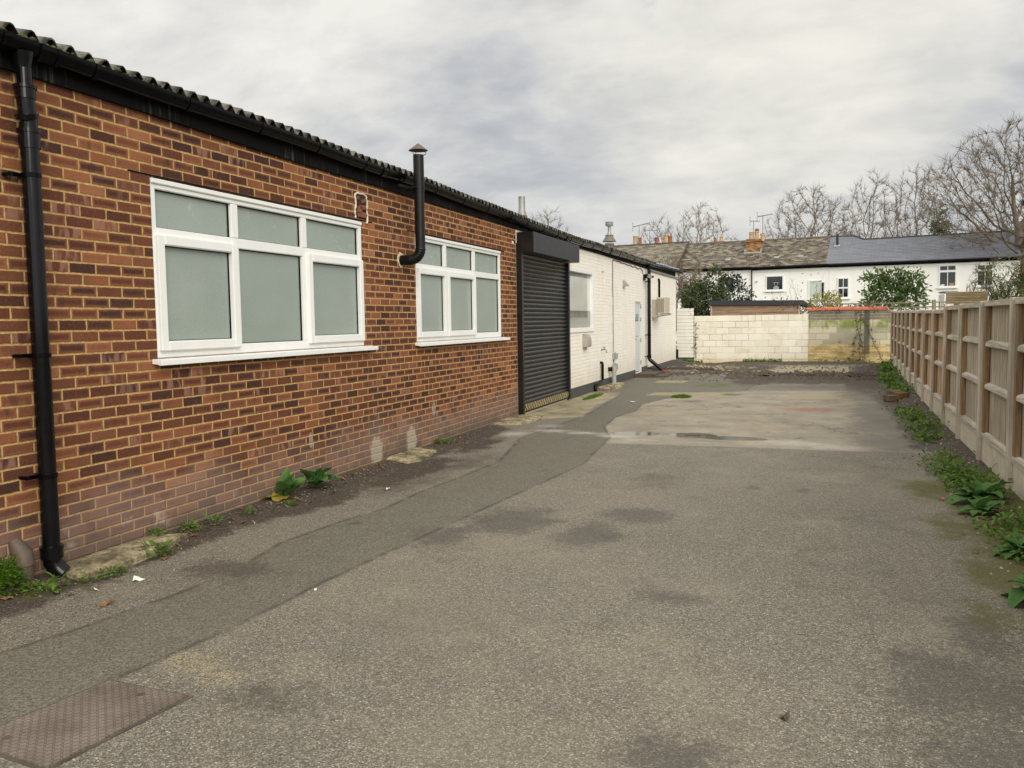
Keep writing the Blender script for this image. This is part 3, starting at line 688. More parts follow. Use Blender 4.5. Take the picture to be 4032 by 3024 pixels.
MB().box(-7.2, -.25, 1.6, 1.84, -.1, 3.3).build('end_wall', M['brick'], WS)
MB().box(-7.4, -7.2, 1.6, 30.9, -.1, 3.3).build('back_wall', M['brick'], WS)
pl = MB(); pl.box(.0005, .006, 16.40, 23.38, -.05, .255); pl.box(.0005, .006, 24.29, 25.2, -.05, .28)
pl.build('plinth', M['plinth'], WS)
# lintel angles over the brick windows
for (a, c) in ((4.92, 8.50), (9.36, 12.80)):
    MB().box(-.1, .004, a, c, 2.718, 2.728).build('lintel', M['blackmatt'], WS)

def ring_frame(x0, x1, a, b2, lo, hi, q):
    o = [(a, lo), (b2, lo), (b2, hi), (a, hi)]; i_ = [(a+q, lo+q*.5), (b2-q, lo+q*.5), (b2-q, hi-q*.7), (a+q, hi-q*.7)]
    mb = MB(); mb.add([(x0, *p) for p in o]+[(x0, *p) for p in i_]+[(x1, *p) for p in o]+[(x1, *p) for p in i_],
        [f for k in range(4) for j in [(k+1) % 4] for f in ((k, j, 4+j, 4+k), (8+k, 12+k, 12+j, 8+j), (k, 8+k, 8+j, j), (4+k, 4+j, 12+j, 12+k))])
    return mb
def window(W, ml, casements, tz=2.31):
    """white framed six-light window; ml = two mullion centres; casements = indexes of opening lower lights"""
    y0, y1, z0, z1 = W
    x0, x1 = -.085, -.012; fw = .062; mw = .043; tw = .042
    mb = MB()
    g = .004
    mb.box(x0, x1, y0+g, y0+fw, z0, z1-g); mb.box(x0, x1, y1-fw, y1-g, z0, z1-g)
    mb.box(x0, x1, y0+fw, y1-fw, z1-fw-.02, z1-g); mb.box(x0, x1, y0+fw, y1-fw, z0, z0+fw+.02)
    for c in ml:
        mb.box(x0, x1, c-mw, c+mw, z0+fw+.02, tz-tw); mb.box(x0, x1, c-mw, c+mw, tz+tw, z1-fw-.02)
    mb.box(x0, x1-.002, y0+fw, y1-fw, tz-tw, tz+tw)
    # stepped glazing bead along the head
    mb.box(x1, x1+.016, y0+.012, y1-.012, z1-.045, z1-.008)
    w = mb.build('window', M['upvc'], WS, bevel=.005)
    edges = [y0+fw]+[c+s*mw for c in ml for s in (-1, 1)]+[y1-fw]
    for i in range(3):
        a, b2 = edges[2*i], edges[2*i+1]
        for (lo, hi, k) in ((z0+fw+.02, tz-tw, 0), (tz+tw, z1-fw-.02, 1)):
            if k == 0 and i in casements:
                e = .03; cw = .075
                cb = MB(); X0, X1 = -.05, .022
                A, B, L, H = a-e, b2+e, lo-e, hi+e
                cb.box(X0, X1, A, A+cw, L, H); cb.box(X0, X1, B-cw, B, L, H)
                cb.box(X0, X1, A+cw, B-cw, L, L+cw); cb.box(X0, X1, A+cw, B-cw, H-cw, H)
                cb.build('casement', M['upvc'], w, bevel=.007)
                MB().box(-.040, -.030, A+cw-.01, B-cw+.01, L+cw-.01, H-cw+.01).build('pane', M['frost'], w)
                gk = ring_frame(-.0295, -.020, A+cw, B-cw, L+cw, H-cw, .009)
            else:
                MB().box(-.062, -.052, a-.01, b2+.01, lo-.01, hi+.01).build('pane', M['frost'], w)
                gk = ring_frame(-.0515, -.040, a, b2, lo, hi, .011)
            gk.build('gasket', M['black'], w)
    sb = MB(); sb.extr([(-.09, z0-.001), (-.09, z0-.03), (.055, z0-.045), (.055, z0-.012), (-.012, z0-.001)], y0-.055, y1+.14)
    sb.box(.055, .083, y0-.055, y1+.14, z0-.05, z0-.010)
    sb.build('sill', M['upvc'], w, bevel=.003)
    return w
window(W1, (6.12, 7.165), (0, 2))
window(W2, (10.51, 11.54), (0, 1))
# window in the painted wall: plain frame, bright reflection put into the pane colour
mb = MB(); y0, y1, z0, z1 = W3
for (a, b2, c, d) in ((y0+.004, y0+.07, z0+.004, z1-.004), (y1-.07, y1-.004, z0+.004, z1-.004), (y0+.07, y1-.07, z1-.074, z1-.004), (y0+.07, y1-.07, z0+.004, z0+.06)):
    mb.box(-.08, .012, a, b2, c, d)
w3 = mb.build('window', M['upvc'], WS, bevel=.005)
MB().box(-.058, -.050, y0+.06, y1-.06, z0+.05, z1-.06).build('pane', M['panereflect'], w3)
fb = MB(); fb.box(-.0495, -.048, y0+.075, y1-.075, z0+.065, z0+.42)
fb.box(-.0495, -.048, y0+.075, y1-.075, z1-.16, z1-.08)
fb.build('pane_band', M['panegrey'], w3)  # grey bands across the foot and head of the pane
MB().box(-.045, .028, y0-.02, y1+.02, z0-.03, z0+.003).build('sill', M['upvc'], w3, bevel=.003)

# roller shutter
sh = MB(); prof = []
z = .235
while z < 2.80:
    for k in range(7):
        a = k/6; prof.append((.015+.023*math.sin(math.pi*a), z+.062*a))
    prof.append((.010, z+.067)); z += .0745
sh.extr(prof, 13.44, 16.31, closed=False)
so = sh.build('roller_shutter', M['shutter'], WS, smooth='auto', fix=True)
MB().box(.016, .05, 13.46, 16.30, .125, .232).build('bottom_rail', M['stripe'], so)
MB().box(.018, .055, 13.46, 16.30, .10, .125).build('bottom_seal', M['black'], so)
for (a, c, dep) in ((13.362, 13.455, .095), (16.305, 16.40, .075)):
    g = MB(); g.box(0.0005, dep, a, c, .085, 2.9); g.build('guide_rail', M['shutter'], so, bevel=.004)
hb = MB(); hb.box(.0008, .29, 13.40, 16.34, 2.745, 3.075); hb.build('shutter_box', M['shutter'], so, bevel=.006)
hb2 = MB(); hb2.box(.06, .27, 15.9, 16.30, 2.738, 2.744); hb2.build('box_underside', M['galv'], so)

# grey steel door
d = MB(); d.box(-.05, -.028, DR[0]+.05, DR[1]-.04, DR[2]+.03, DR[3]-.03)
do = d.build('door', M['door'], WS, bevel=.003)
f = MB(); f.box(-.07, -.004, DR[0]+.002, DR[0]+.045, DR[2], DR[3]-.004); f.box(-.07, -.004, DR[1]-.038, DR[1]-.002, DR[2], DR[3]-.004); f.box(-.07, -.004, DR[0]+.045, DR[1]-.038, DR[3]-.028, DR[3]-.004)
f.build('door_frame', M['door'], do, bevel=.003)
h = MB(); h.box(-.027, -.02, 23.475, 23.515, 1.0, 1.30); h.tube([(-.02, 23.495, 1.17), (.035, 23.495, 1.17), (.035, 23.62, 1.17)], .011, 8); h.tube([(-.02, 23.495, 1.08), (.02, 23.495, 1.08)], .014, 8)
h.build('handle', M['steel'], do, smooth='auto')
MB().box(-.027, .0, 23.455, 23.475, 1.56, 1.66).build('lock', M['black'], do)
for zz in (.42, 1.05, 1.63, 2.0):
    MB().tube([(-.006, 24.235, zz-.06), (-.006, 24.235, zz+.06)], .018, 8).build('hinge', M['galv'], do)
for zz, mt in ((1.735, 'green'), (1.635, 'blue')):
    s = MB().box(-.0275, -.024, 23.60, 23.98, zz-.045, zz+.045).build('door_sign', M[mt], do)
lines = MB()
for zz, a, c in ((1.75, 23.68, 23.95), (1.72, 23.68, 23.9), (1.65, 23.64, 23.92), (1.622, 23.64, 23.88)):
    lines.box(-.0238, -.0232, a, c, zz-.006, zz+.006)
lines.build('sign_lines', M['upvc'], do)
# blocked-up openings, rendered blocks slightly proud of the painted brick
mblk = simple('painted_block', srgb(238, 233, 219), .6, .03, 4, bump=.3)
for k in range(6):
    MB().box(.0008, .005+.002*(k % 2), 20.12, 20.80, .86+k*.222, 1.075+k*.222).build('infill_block', mblk, WS, bevel=.002)
    MB().box(.0008, .004+.002*(k % 2), 21.66, 22.34, .90+k*.222, 1.115+k*.222).build('infill_block', mblk, WS, bevel=.002)

# eaves: fascia, gutter, brackets, roof sheets
GY = [1.6, 4.2, 7.2, 9.5, 12.5, 16.0, 20, 25.4, 28, 31.2]; GZ = [3.335, 3.332, 3.330, 3.318, 3.285, 3.236, 3.258, 3.268, 3.305, 3.345]
def gut_z(y): return float(np.interp(y, GY, GZ))+.006*math.sin(y*2.1)
fa = MB(); ys = np.arange(1.6, 31.01, .5)
for a, b2 in zip(ys, ys[1:]):
    lo = lambda q: float(np.interp(q, [4, 5.5, 7, 13, 25], [3.158, 3.152, 3.13, 3.122, 3.105]))+.004*math.sin(q*1.7); xo = .030 if b2 < 25.3 else .028
    fa.add([(.0006, a, lo(a)), (xo, a, lo(a)), (xo, b2, lo(b2)), (.0006, b2, lo(b2)), (.0006, a, gut_z(a)+.04), (xo, a, gut_z(a)+.04), (xo, b2, gut_z(b2)+.04), (.0006, b2, gut_z(b2)+.04)],
           [(0, 3, 2, 1), (4, 5, 6, 7), (1, 2, 6, 5), (3, 0, 4, 7)]+([(0, 1, 5, 4)] if a == ys[0] else [])+([(2, 3, 7, 6)] if b2 == ys[-1] else []))
fa.build('fascia', M['fascia'], WS)
GX, GR = .092, .058
def gutter_prof(r, th, n=14):
    out = [(r*math.cos(math.pi+math.pi*k/n), r*1.55*math.sin(math.pi+math.pi*k/n)*.95) for k in range(n+1)]
    inn = [((r-th)*math.cos(math.pi+math.pi*k/n), (r-th)*1.55*math.sin(math.pi+math.pi*k/n)*.95) for k in range(n, -1, -1)]
    out = [(x, z) for x, z in out]; return out+inn
gu = MB(); P = gutter_prof(GR, .004); yy = list(np.arange(1.6, 31.9, .3)); npf = len(P)
vs = [(GX+x, y, gut_z(y)+z) for y in yy for x, z in P]
fs = [(i*npf+j, i*npf+(j+1) % npf, (i+1)*npf+(j+1) % npf, (i+1)*npf+j) for i in range(len(yy)-1) for j in range(npf)]
gu.add(vs, fs+[tuple(range(npf)), tuple(range((len(yy)-1)*npf, len(yy)*npf))])
gut = gu.build('gutter', M['black'], WS, smooth='auto')
def ring(y, w, r, th=.007):
    mb = MB(); Q = gutter_prof(r, th, 10); mb.extr([(GX+x, gut_z(y)+z) for x, z in Q], y-w/2, y+w/2)
    return mb
by = [3.87, 4.55]+[5.45+.905*k for k in range(29)]
for i, y in enumerate(by):
    if y > 31.1: break
    b_ = ring(y, .035, GR+.006)
    b_.build('gutter_bracket', M['black'], gut)
for y in (4.18, 8.6, 12.85, 16.05, 19.9, 22.7, 25.0):
    u = ring(y-.06, .028, GR+.010); u2 = ring(y+.06, .028, GR+.010); u.add(u2.v, u2.f); u3 = ring(y, .16, GR+.006); u.add(u3.v, u3.f)
    u.build('gutter_union', M['black'], gut)

PITCH = .1463; SL = math.tan(rad(13))
def roof_sheet(y0, y1, name, mat, xe, amp=.031, pitch=PITCH, ph=4.124, lift=.060):
    mb = MB(); n = int((y1-y0)/pitch*8); ysr = [y0+(y1-y0)*i/n for i in range(n+1)]
    rows = [xe, xe-.25, xe-.8, -4.0]
    vs = []
    for th in (0, -.010):
        for X in rows:
            for y in ysr:
                c = math.cos(2*math.pi*(y-ph)/pitch)
                zz = gut_z(min(y, 31))+lift+amp*(abs(c)**.75*(1 if c > 0 else -1))+(xe-X)*SL+th
                zz += .006*mnoise.noise(Vector((X*2, y*1.3, 0)))
                vs.append((X, y, zz))
    w = n+1; R_ = len(rows); fs = []
    for s in range(2):
        o = s*R_*w
        for r in range(R_-1):
            for i in range(n):
                q = (o+r*w+i, o+r*w+i+1, o+(r+1)*w+i+1, o+(r+1)*w+i)
                fs.append(q if s == 0 else q[::-1])
    for i in range(n): fs.append((i, R_*w+i, R_*w+i+1, i+1))
    mb.add(vs, fs)
    return mb.build(name, mat, WS, smooth='auto', fix=False)
ro = roof_sheet(1.6, 26.55, 'roof', M['roofsheet'], .062)
roof_sheet(26.5, 31.15, 'rear_roof', M['roofblue'], .09, .022, .30, 26.6, .05)
br = MB(); br.add([(-4, 1.6, 4.3), (-4, 31.1, 4.3), (-7.6, 31.1, 3.35), (-7.6, 1.6, 3.35)], [(0, 1, 2, 3)]); br.add([(-4, 30.9, 3.2), (0, 30.9, 3.2), (0.0, 30.9, 3.36), (-4, 30.9, 4.25)], [(0, 1, 2, 3)]); br.add([(-7.4, 30.9, 3.2), (-4, 30.9, 3.2), (-4, 30.9, 4.25), (-7.4, 30.9, 3.36)], [(0, 1, 2, 3)])
br.build('rear_slope', M['roofsheet'], WS, fix=False)
# soffit board under rear eaves
MB().box(.0007, .045, 25.3, 31.0, 3.055, 3.115).build('soffit_board', simple('grey_soffit', srgb(132, 128, 116), .8, .2, 4), WS)
# moss lodged along the gutter and in the valleys
mo = MB()
for y in np.arange(1.7, 5.3, .014):
    dens = max(.25, 1-abs(y-4.1)/1.7)
    if rng.random() > dens: continue
    r = rng.uniform(.008, .026); x = .085+rng.uniform(-.05, .04); zc = gut_z(y)+rng.uniform(.0, .024)
    k = [(r*.1, -r*.6), (r*.9, -r*.2), (r, r*.2), (r*.5, r*.65), (r*.1, r*.8)]
    mo.lathe(k, (x, y, zc), 6)
for y in np.arange(6, 24, .12):
    if rng.random() < .35:
        r = rng.uniform(.008, .022); mo.lathe([(r*.2, -r), (r, 0), (r*.2, r)], (.075+rng.uniform(-.03, .02), y, gut_z(y)+rng.uniform(-.002, .012)), 6)
mo.build('moss', M['moss'], ro, smooth=True, kind='stuff')
# broken-out vent hole with white sealant round it
hz = MB(); hz.box(.0006, .004, 8.14, 8.36, 2.74, 2.985); ho = hz.build('vent_hole', simple('hole_dark', srgb(58, 36, 28), .95, .3, 30), WS)
bk = MB(); r_ = random.Random(3)
for (a, c, w_, h_) in ((8.25, 2.78, .09, .03), (8.28, 2.86, .07, .025), (8.2, 2.83, .05, .035), (8.30, 2.93, .05, .02), (8.17, 2.95, .03, .02)):
    bk.obox((.012, a, c), (.010, 0, r_.uniform(-.004, .004)), (0, w_, r_.uniform(-.012, .012)), (0, r_.uniform(-.01, .01), h_))
bk.build('broken_brick', M['redbrick'], ho, bevel=.006)
sl = MB(); path = [(8.12, 2.73), (8.115, 2.80), (8.13, 2.88), (8.12, 2.97), (8.15, 3.0), (8.22, 2.995), (8.30, 3.005), (8.36, 2.99), (8.375, 2.93), (8.37, 2.85), (8.38, 2.78), (8.37, 2.71), (8.34, 2.70)]
pp = []
for (a, b2) in zip(path, path[1:]):
    for k in range(4):
        q = k/4; pp.append((.008, a[0]+(b2[0]-a[0])*q+r_.uniform(-.005, .005), a[1]+(b2[1]-a[1])*q+r_.uniform(-.005, .005)))
sl.tube(pp, [r_.uniform(.006, .016) for _ in pp], 6); sl.build('sealant_bead', M['sealant'], ho, smooth=True)

# ---- fixtures on and by the workshop walls
def pipe_clip(y, x, z, r, parent, side=-1):
    c = MB(); c.tube([(x, y, z-.014), (x, y, z+.014)], r+.006, 16); c.box(.001, x, y-.012, y+.012, z-.012, z+.012)
    c.obox((x*.55, y+side*.055, z), (.006, 0, 0), (0, .06, 0), (0, 0, .012)); c.tube([(.0, y+side*.11, z), (.02+x*.5, y+side*.11, z)], .012, 8)
    c.build('pipe_clip', M['black'], parent)
dp = thing('downpipe', 'thick black downpipe with swan neck at the near end of the brick wall', 'downpipe', (.095, 4.03, 0.05))
yc, xc = 4.03, .098
b_ = MB(); b_.tube([(xc, yc, .24), (xc, yc, 2.72)], .052, 20); b_.build('pipe', M['gloss'], dp, smooth='auto')
b_ = MB()
b_.tube([(xc, yc, 2.70), (xc, yc, 2.80)], .060, 20); b_.tube([(xc, yc, 2.78), (xc, yc, 2.80), (xc, yc, 2.86), (xc, yc-.006, 2.92), (xc, yc-.012, 3.0)], .050, 18)
b_.tube([(xc, yc-.004, 2.875), (xc+.004, yc-.012, 2.905)], .066, 18); b_.tube([(xc, yc, 2.79), (xc, yc, 2.815)], .067, 18); b_.tube([(xc, yc-.012, 2.99), (xc, yc-.012, 3.05)], .058, 18); b_.tube([(xc, yc-.012, 3.05), (xc, yc-.012, 3.07)], .066, 18); b_.tube([(xc, yc-.012, 3.07), (xc, yc-.012, 3.17)], .043, 18)
b_.build('swan_neck', M['gloss'], dp, smooth='auto')
b_ = MB(); b_.lathe([(.043, 0), (.046, .03), (.058, .09), (.062, .115)], (GX, yc-.012, 3.15), 18); b_.build('gutter_outlet', M['gloss'], dp, smooth='auto')
b_ = MB(); b_.tube([(xc, yc, .19), (xc, yc, .25)], .066, 20); b_.tube([(xc, yc, .25), (xc, yc, .268)], .070, 20); b_.tube([(xc, yc, .20), (xc, yc, .165), (xc+.012, yc+.01, .14), (xc+.03, yc+.02, .112), (xc+.055, yc+.03, .085)], .055, 18)
b_.build('shoe', M['gloss'], dp, smooth='auto')
for zz in (2.54, 1.455, .71): pipe_clip(yc, xc, zz, .052, dp)

dp2 = thing('downpipe', 'black downpipe beside the air conditioner, its foot kicked out over the ground', 'downpipe', (.1, 24.98, .2))
b_ = MB(); b_.tube([(.1, 24.98, .53), (.1, 24.98, 3.08)], .052, 16); b_.build('pipe', M['gloss'], dp2, smooth='auto')
b_ = MB(); b_.tube([(.1, 24.98, .56), (.1, 24.98, .50), (.12, 24.98, .455), (.16, 24.98, .42), (.47, 24.98, .165)], .055, 16); b_.tube([(.1, 24.98, .50), (.1, 24.98, .60)], .062, 16); b_.build('shoe', M['gloss'], dp2, smooth='auto')
b_ = MB(); b_.lathe([(.05, 0), (.055, .03), (.06, .11)], (GX, 24.98, 3.07), 16); b_.build('gutter_outlet', M['gloss'], dp2, smooth='auto')
for zz in (2.725, 1.18, .56): pipe_clip(24.98, .1, zz, .052, dp2)

fl = thing('flue_pipe', 'black flue pipe bending up past the gutter with conical rain cap', 'flue pipe', (0, 9.16, 2.355))
FX, FY = .262, 9.165
b_ = MB(); arc = [(FX-.13+.13*math.sin(a), FY, 2.355+.13-.13*math.cos(a)) for a in [math.pi/2*k/8 for k in range(9)]]
b_.tube([(.0, FY, 2.355), (.135, FY, 2.355)], .059, 24); b_.build('wall_stub', M['fluepipe'], fl, smooth='auto')
b_ = MB(); pts = []; rs = []
for k in range(25):
    a = math.pi/2*k/24; pts.append((FX-.13+.13*math.sin(a), FY, 2.355+.13-.13*math.cos(a))); rs.append(.062 if k % 3 else .0575)
b_.tube(pts, rs, 24); b_.build('ribbed_elbow', M['fluepipe'], fl, smooth='auto')
b_ = MB(); b_.tube([(FX, FY, 2.475), (FX, FY, 3.145)], .0585, 24); b_.tube([(FX, FY, 3.13), (FX, FY, 3.55)], .0615, 24); b_.build('pipe', M['fluepipe'], fl, smooth='auto')
b_ = MB(); b_.tube([(FX, FY, 3.165), (FX, FY, 3.19)], .066, 24); b_.box(.03, FX, FY-.085, FY-.06, 3.168, 3.187); b_.obox((FX-.1, FY-.16, 3.178), (.012, .0, 0), (0.02, .13, 0), (0, 0, .01)); b_.build('clamp_band', M['fluepipe'], fl)
b_ = MB(); b_.lathe([(.112, 0), (.108, .004), (.004, .082), (.001, .084)], (FX, FY, 3.60), 24); b_.build('rain_cap', M['rust'], fl, smooth='auto')
for a in (.3, 2.4, 4.4):
    c, s = math.cos(a), math.sin(a); b_ = MB()
    b_.tube([(FX+.05*c, FY+.05*s, 3.545), (FX+.085*c, FY+.085*s, 3.553), (FX+.09*c, FY+.09*s, 3.57), (FX+.07*c, FY+.07*s, 3.585), (FX+.07*c, FY+.07*s, 3.605)], .0045, 6)
    b_.build('cap_bracket', M['rust'], fl)
b_ = MB(); b_.lathe([(.085, 0), (.08, .012)], (0, 0, 0), 14)
vv = [(.0006+v[2], FY+v[0]*random.Random(i).uniform(.8, 1.15), 2.355+v[1]*random.Random(i+50).uniform(.85, 1.2)) for i, v in enumerate(b_.v)]; b_.v = vv
b_.build('mortar_collar', M['cream'], fl)

# roof flues
rf = thing('roof_flue', 'short grey metal flue stump on the corrugated roof above the shutter', 'flue', (-1, 16.71, 3.5))
b_ = MB(); b_.lathe([(.10, 0), (.085, .30), (.068, .33), (.066, .62)], (-1, 16.71, 3.52), 16); b_.build('stack', M['galv'], rf, smooth='auto')
b_ = MB(); b_.lathe([(.15, 0), (.105, .26)], (-1, 16.71, 3.50), 16); b_.build('weathering_collar', M['rust'], rf, smooth='auto')
cw = thing('roof_cowl', 'grey chimney cowl with drum top on a wide cone at the far roof', 'cowl', (-2, 29.15, 3.8))
b_ = MB(); b_.lathe([(.17, 0), (.16, .42)], (-2, 29.15, 3.82), 18); b_.build('base_pipe', M['rust'], cw, smooth='auto')
b_ = MB(); b_.lathe([(.24, 0), (.235, .015), (.14, .16), (.13, .20), (.145, .205), (.145, .225), (.12, .23)], (-2, 29.15, 4.30), 20); b_.build('weathering_cone', simple('grey_cone', srgb(116, 108, 92), .8, .2, 9), cw, smooth='auto')
b_ = MB(); b_.lathe([(.09, 0), (.055, .10), (.052, .32)], (-2, 29.15, 4.53), 16); b_.build('neck', M['galv'], cw, smooth='auto')
b_ = MB(); b_.lathe([(.12, 0), (.135, .01), (.135, .04), (.12, .05), (.135, .06), (.135, .10), (.12, .11), (.135, .12), (.135, .14), (.10, .15)], (-2, 29.15, 4.83), 18); b_.build('drum_top', M['galv'], cw, smooth='auto')

# air conditioner on brackets
ac = thing('air_conditioner', 'beige air conditioning unit bracketed to the white wall', 'air conditioner', (.28, 26.4, 1.80))
b_ = MB(); b_.box(.15, .41, 25.94, 26.82, 1.80, 2.285); b_.build('casing', M['beige'], ac, bevel=.012)
b_ = MB()
for xa, xb in ((.168, .262), (.282, .376)):
    b_.box(xa, xb, 25.932, 25.9385, 1.84, 2.245)
b_.build('grille', simple('grille_shadow', srgb(84, 78, 66), .7, .1, 9), ac)
b_ = MB()
for xa, xb in ((.170, .260), (.284, .374)):
    for k in range(16): b_.box(xa, xb, 25.922, 25.9315, 1.850+k*.025, 1.861+k*.025)
b_.build('louvre', M['beige'], ac)
b_ = MB(); b_.box(.411, .416, 26.1, 26.7, 1.9, 2.12); b_.build('side_panel', M['beige'], ac, bevel=.002)
b_ = MB(); b_.box(.002, .15, 25.98, 26.03, 1.68, 2.22); b_.box(.002, .05, 26.72, 26.77, 1.68, 2.22); b_.obox((.24, 26.0, 1.755), (.23, 0, .03), (0, .025, 0), (0, 0, .028)); b_.obox((.24, 26.75, 1.755), (.23, 0, .03), (0, .025, 0), (0, 0, .028)); b_.box(.05, .148, 26.04, 26.7, 1.85, 2.2)
b_.build('bracket', M['meter'], ac)
ap = MB(); ap.tube([(.03, 27.17, 1.9), (.03, 27.17, 2.78), (.03, 27.16, 2.84), (.03, 27.12, 2.87), (.0, 27.10, 2.88)], .035, 10)
tag(ap.build('pipe_cover', M['black'], smooth='auto'), 'black curved pipe cover running up the white wall above the air conditioner', 'pipe cover')

# floodlight
fl2 = thing('floodlight', 'small floodlight on the white wall beside the far downpipe top', 'floodlight', (.1, 24.6, 2.88))
b_ = MB(); b_.obox((.20, 24.62, 2.86), (.07, -.02, -.03), (.02, .10, 0), (.012, 0, .028)); b_.build('lamp_body', M['black'], fl2, bevel=.006)
b_ = MB(); b_.obox((.205, 24.52, 2.85), (.06, -.018, -.026), (.0025, .008, 0), (.02, 0, .045)); b_.build('lens', M['galv'], fl2)
b_ = MB(); b_.box(.001, .14, 24.60, 24.66, 2.80, 2.92); b_.tube([(.03, 24.55, 2.80), (.06, 24.55, 2.74)], .03, 8); b_.build('bracket', M['black'], fl2)

# meter box, tap, cable, junction boxes, pipes
mt = thing('meter_box', 'grey meter box with rounded top below the white framed window', 'meter box', (0, 17.9, 1.06))
b_ = MB(); prof = [(.001, 1.06), (.115, 1.06), (.125, 1.10), (.125, 1.20), (.11, 1.27), (.07, 1.325), (.03, 1.34), (.001, 1.34)]
b_.extr(prof, 17.62, 17.93); b_.build('casing', M['meter'], mt, bevel=.006, smooth='auto')
b_ = MB(); b_.tube([(.05, 17.75, 1.06), (.05, 17.75, 1.0)], .02, 8); b_.build('pipe_stub', M['meter'], mt)
tp = thing('tap', 'brass outdoor tap on the white wall', 'tap', (0, 19.33, .95))
b_ = MB(); b_.tube([(0, 19.33, .95), (.10, 19.33, .95), (.125, 19.33, .93), (.13, 19.33, .87)], .013, 8); b_.tube([(.07, 19.33, .95), (.07, 19.33, 1.0)], .010, 8); b_.build('spout', M['brass'], tp, smooth='auto')
b_ = MB(); b_.box(.045, .095, 19.30, 19.36, 1.0, 1.015); b_.build('handle', M['brass'], tp, bevel=.004)
cb = MB(); pts = [(.012, 20.56, .85)]+[(.012, 20.56+.006*math.sin(k*1.3), .9+k*.18) for k in range(12)]+[(.012, 20.56, 3.05), (.012, 20.62, 3.075)]
for k in range(20): pts.append((.012, 20.75+k*.19, 3.075-.002*k*(1+math.sin(k*1.7)*.8)+.006*math.sin(k*2.6)))
pts += [(.012, 24.45, 3.02), (.012, 24.5, 2.92)]
cb.tube(pts, .010, 6); tag(cb.build('cable', M['cable'], smooth=True), 'grey cable running up the white wall and along under the eaves', 'cable')
for zz, lab in ((.75, 'upper grey socket box under the wall cable'), (.49, 'lower grey socket box by the ground')):
    j = thing('socket_box', lab, 'socket box', (0, 20.6, zz-.07), group='grey socket boxes on the cable')
    b_ = MB(); b_.box(.001, .05, 20.5, 20.72, zz-.085, zz+.085); b_.build('back_box', M['greybox'], j, bevel=.008)
    b_ = MB(); b_.box(.0505, .10, 20.53, 20.70, zz-.08, zz+.07); b_.build('lid', M['greybox'], j, bevel=.014)
    b_ = MB(); b_.tube([(.02, 20.56, zz-.16), (.02, 20.56, zz-.08)], .010, 8); b_.build('cable_tail', M['cable'], j)
wp = MB(); wp.tube([(.0, 19.22, .66), (.05, 19.22, .655), (.055, 19.22, .62), (.055, 19.22, .27), (.05, 19.15, .235), (.05, 18.62, .205), (.05, 18.55, .18), (.05, 18.55, .05)], .032, 10)
tag(wp.build('waste_pipe', M['black'], smooth='auto'), 'thin black waste pipe stepping down the white wall to the ground', 'waste pipe')
gp = thing('standpipe', 'grey plastic pipe stub standing in front of the dark plinth', 'pipe', (.12, 20.13, .05))
b_ = MB(); b_.tube([(.12, 20.13, .04), (.12, 20.13, .40)], .055, 14); b_.build('pipe', M['greybox'], gp, smooth='auto')
b_ = MB(); b_.tube([(.12, 20.13, .38), (.12, 20.13, .53)], .066, 14); b_.build('collar', M['meter'], gp, smooth='auto')
b_ = MB(); b_.tube([(.0, 20.05, .46), (.09, 20.08, .46)], .05, 12); b_.build('inlet', M['black'], gp, smooth='auto')
vh = thing('vent_hood', 'small stainless wedge shaped vent hood high on the white wall', 'vent', (0, 21.85, 2.5))
b_ = MB(); b_.extr([(.001, 2.47), (.13, 2.49), (.13, 2.51), (.02, 2.635), (.001, 2.635)], 21.75, 21.95); b_.build('hood', M['steel'], vh)
hk = MB(); hk.tube([(0, 19.45, 2.74), (.06, 19.46, 2.77), (.12, 19.50, 2.83)], [.03, .02, .012], 8)
tag(hk.build('wall_hook', M['sealant'], smooth=True), 'white painted stub of an old bracket on the wall right of the tall window', 'bracket')
cg = thing('gully_pipe', 'stub of brown clay drain pipe behind the near downpipe foot', 'drain pipe', (.07, 3.80, .05))
b_ = MB(); b_.tube([(.06, 3.86, .04), (.065, 3.86, .20)], .052, 14); b_.tube([(.065, 3.86, .19), (.06, 3.855, .26), (.0, 3.85, .33)], [.06, .058, .04], 14); b_.build('stub', M['clay'], cg, smooth='auto')
for i, (y, zz, lab) in enumerate([(13.15, 2.86, 'small white fitting screwed to the brick by the shutter box')]):
    b_ = MB(); b_.lathe([(.012, 0), (.02, .01), (.012, .05)], (.02, y, zz), 8); tag(b_.build('wall_fitting', M['sealant']), lab, 'fitting')

# ------------------------------------------------------------------ fence
fen = thing('wooden_fence', 'weathered closeboard fence with concrete gravel boards along the right side', 'fence', (6.1, 3, 0))
PY = [(3.2, 1.77), (4.95, 1.77), (6.65, 1.765), (8.39, 1.762), (10.05, 1.760), (11.75, 1.755), (13.30, 1.775), (15.05, 1.712), (16.78, 1.722), (18.66, 1.736), (20.44, 1.742), (22.40, 1.748), (24.3, 1.756), (26.37, 1.768), (28.57, 1.785), (30.6, 1.80)]
pr_ = random.Random(21)
for i, (y, zt) in enumerate(PY):
    x = fence_x(y); big = (i == 6); w_ = .05 if not big else .055; xo = -.02
    mb = MB(); ln = pr_.uniform(-.008, .008)
    mb.add([(x+xo, y-w_, 0), (x+xo+.10, y-w_, 0), (x+xo+.10, y+w_, 0), (x+xo, y+w_, 0), (x+xo+ln, y-w_, zt), (x+xo+.11+ln, y-w_, zt), (x+xo+.11+ln, y+w_, zt), (x+xo+ln, y+w_, zt)],
           [(0, 3, 2, 1), (4, 5, 6, 7), (0, 1, 5, 4), (1, 2, 6, 5), (2, 3, 7, 6), (3, 0, 4, 7)])
    p = mb.build('post', M['post'], fen, bevel=.004)
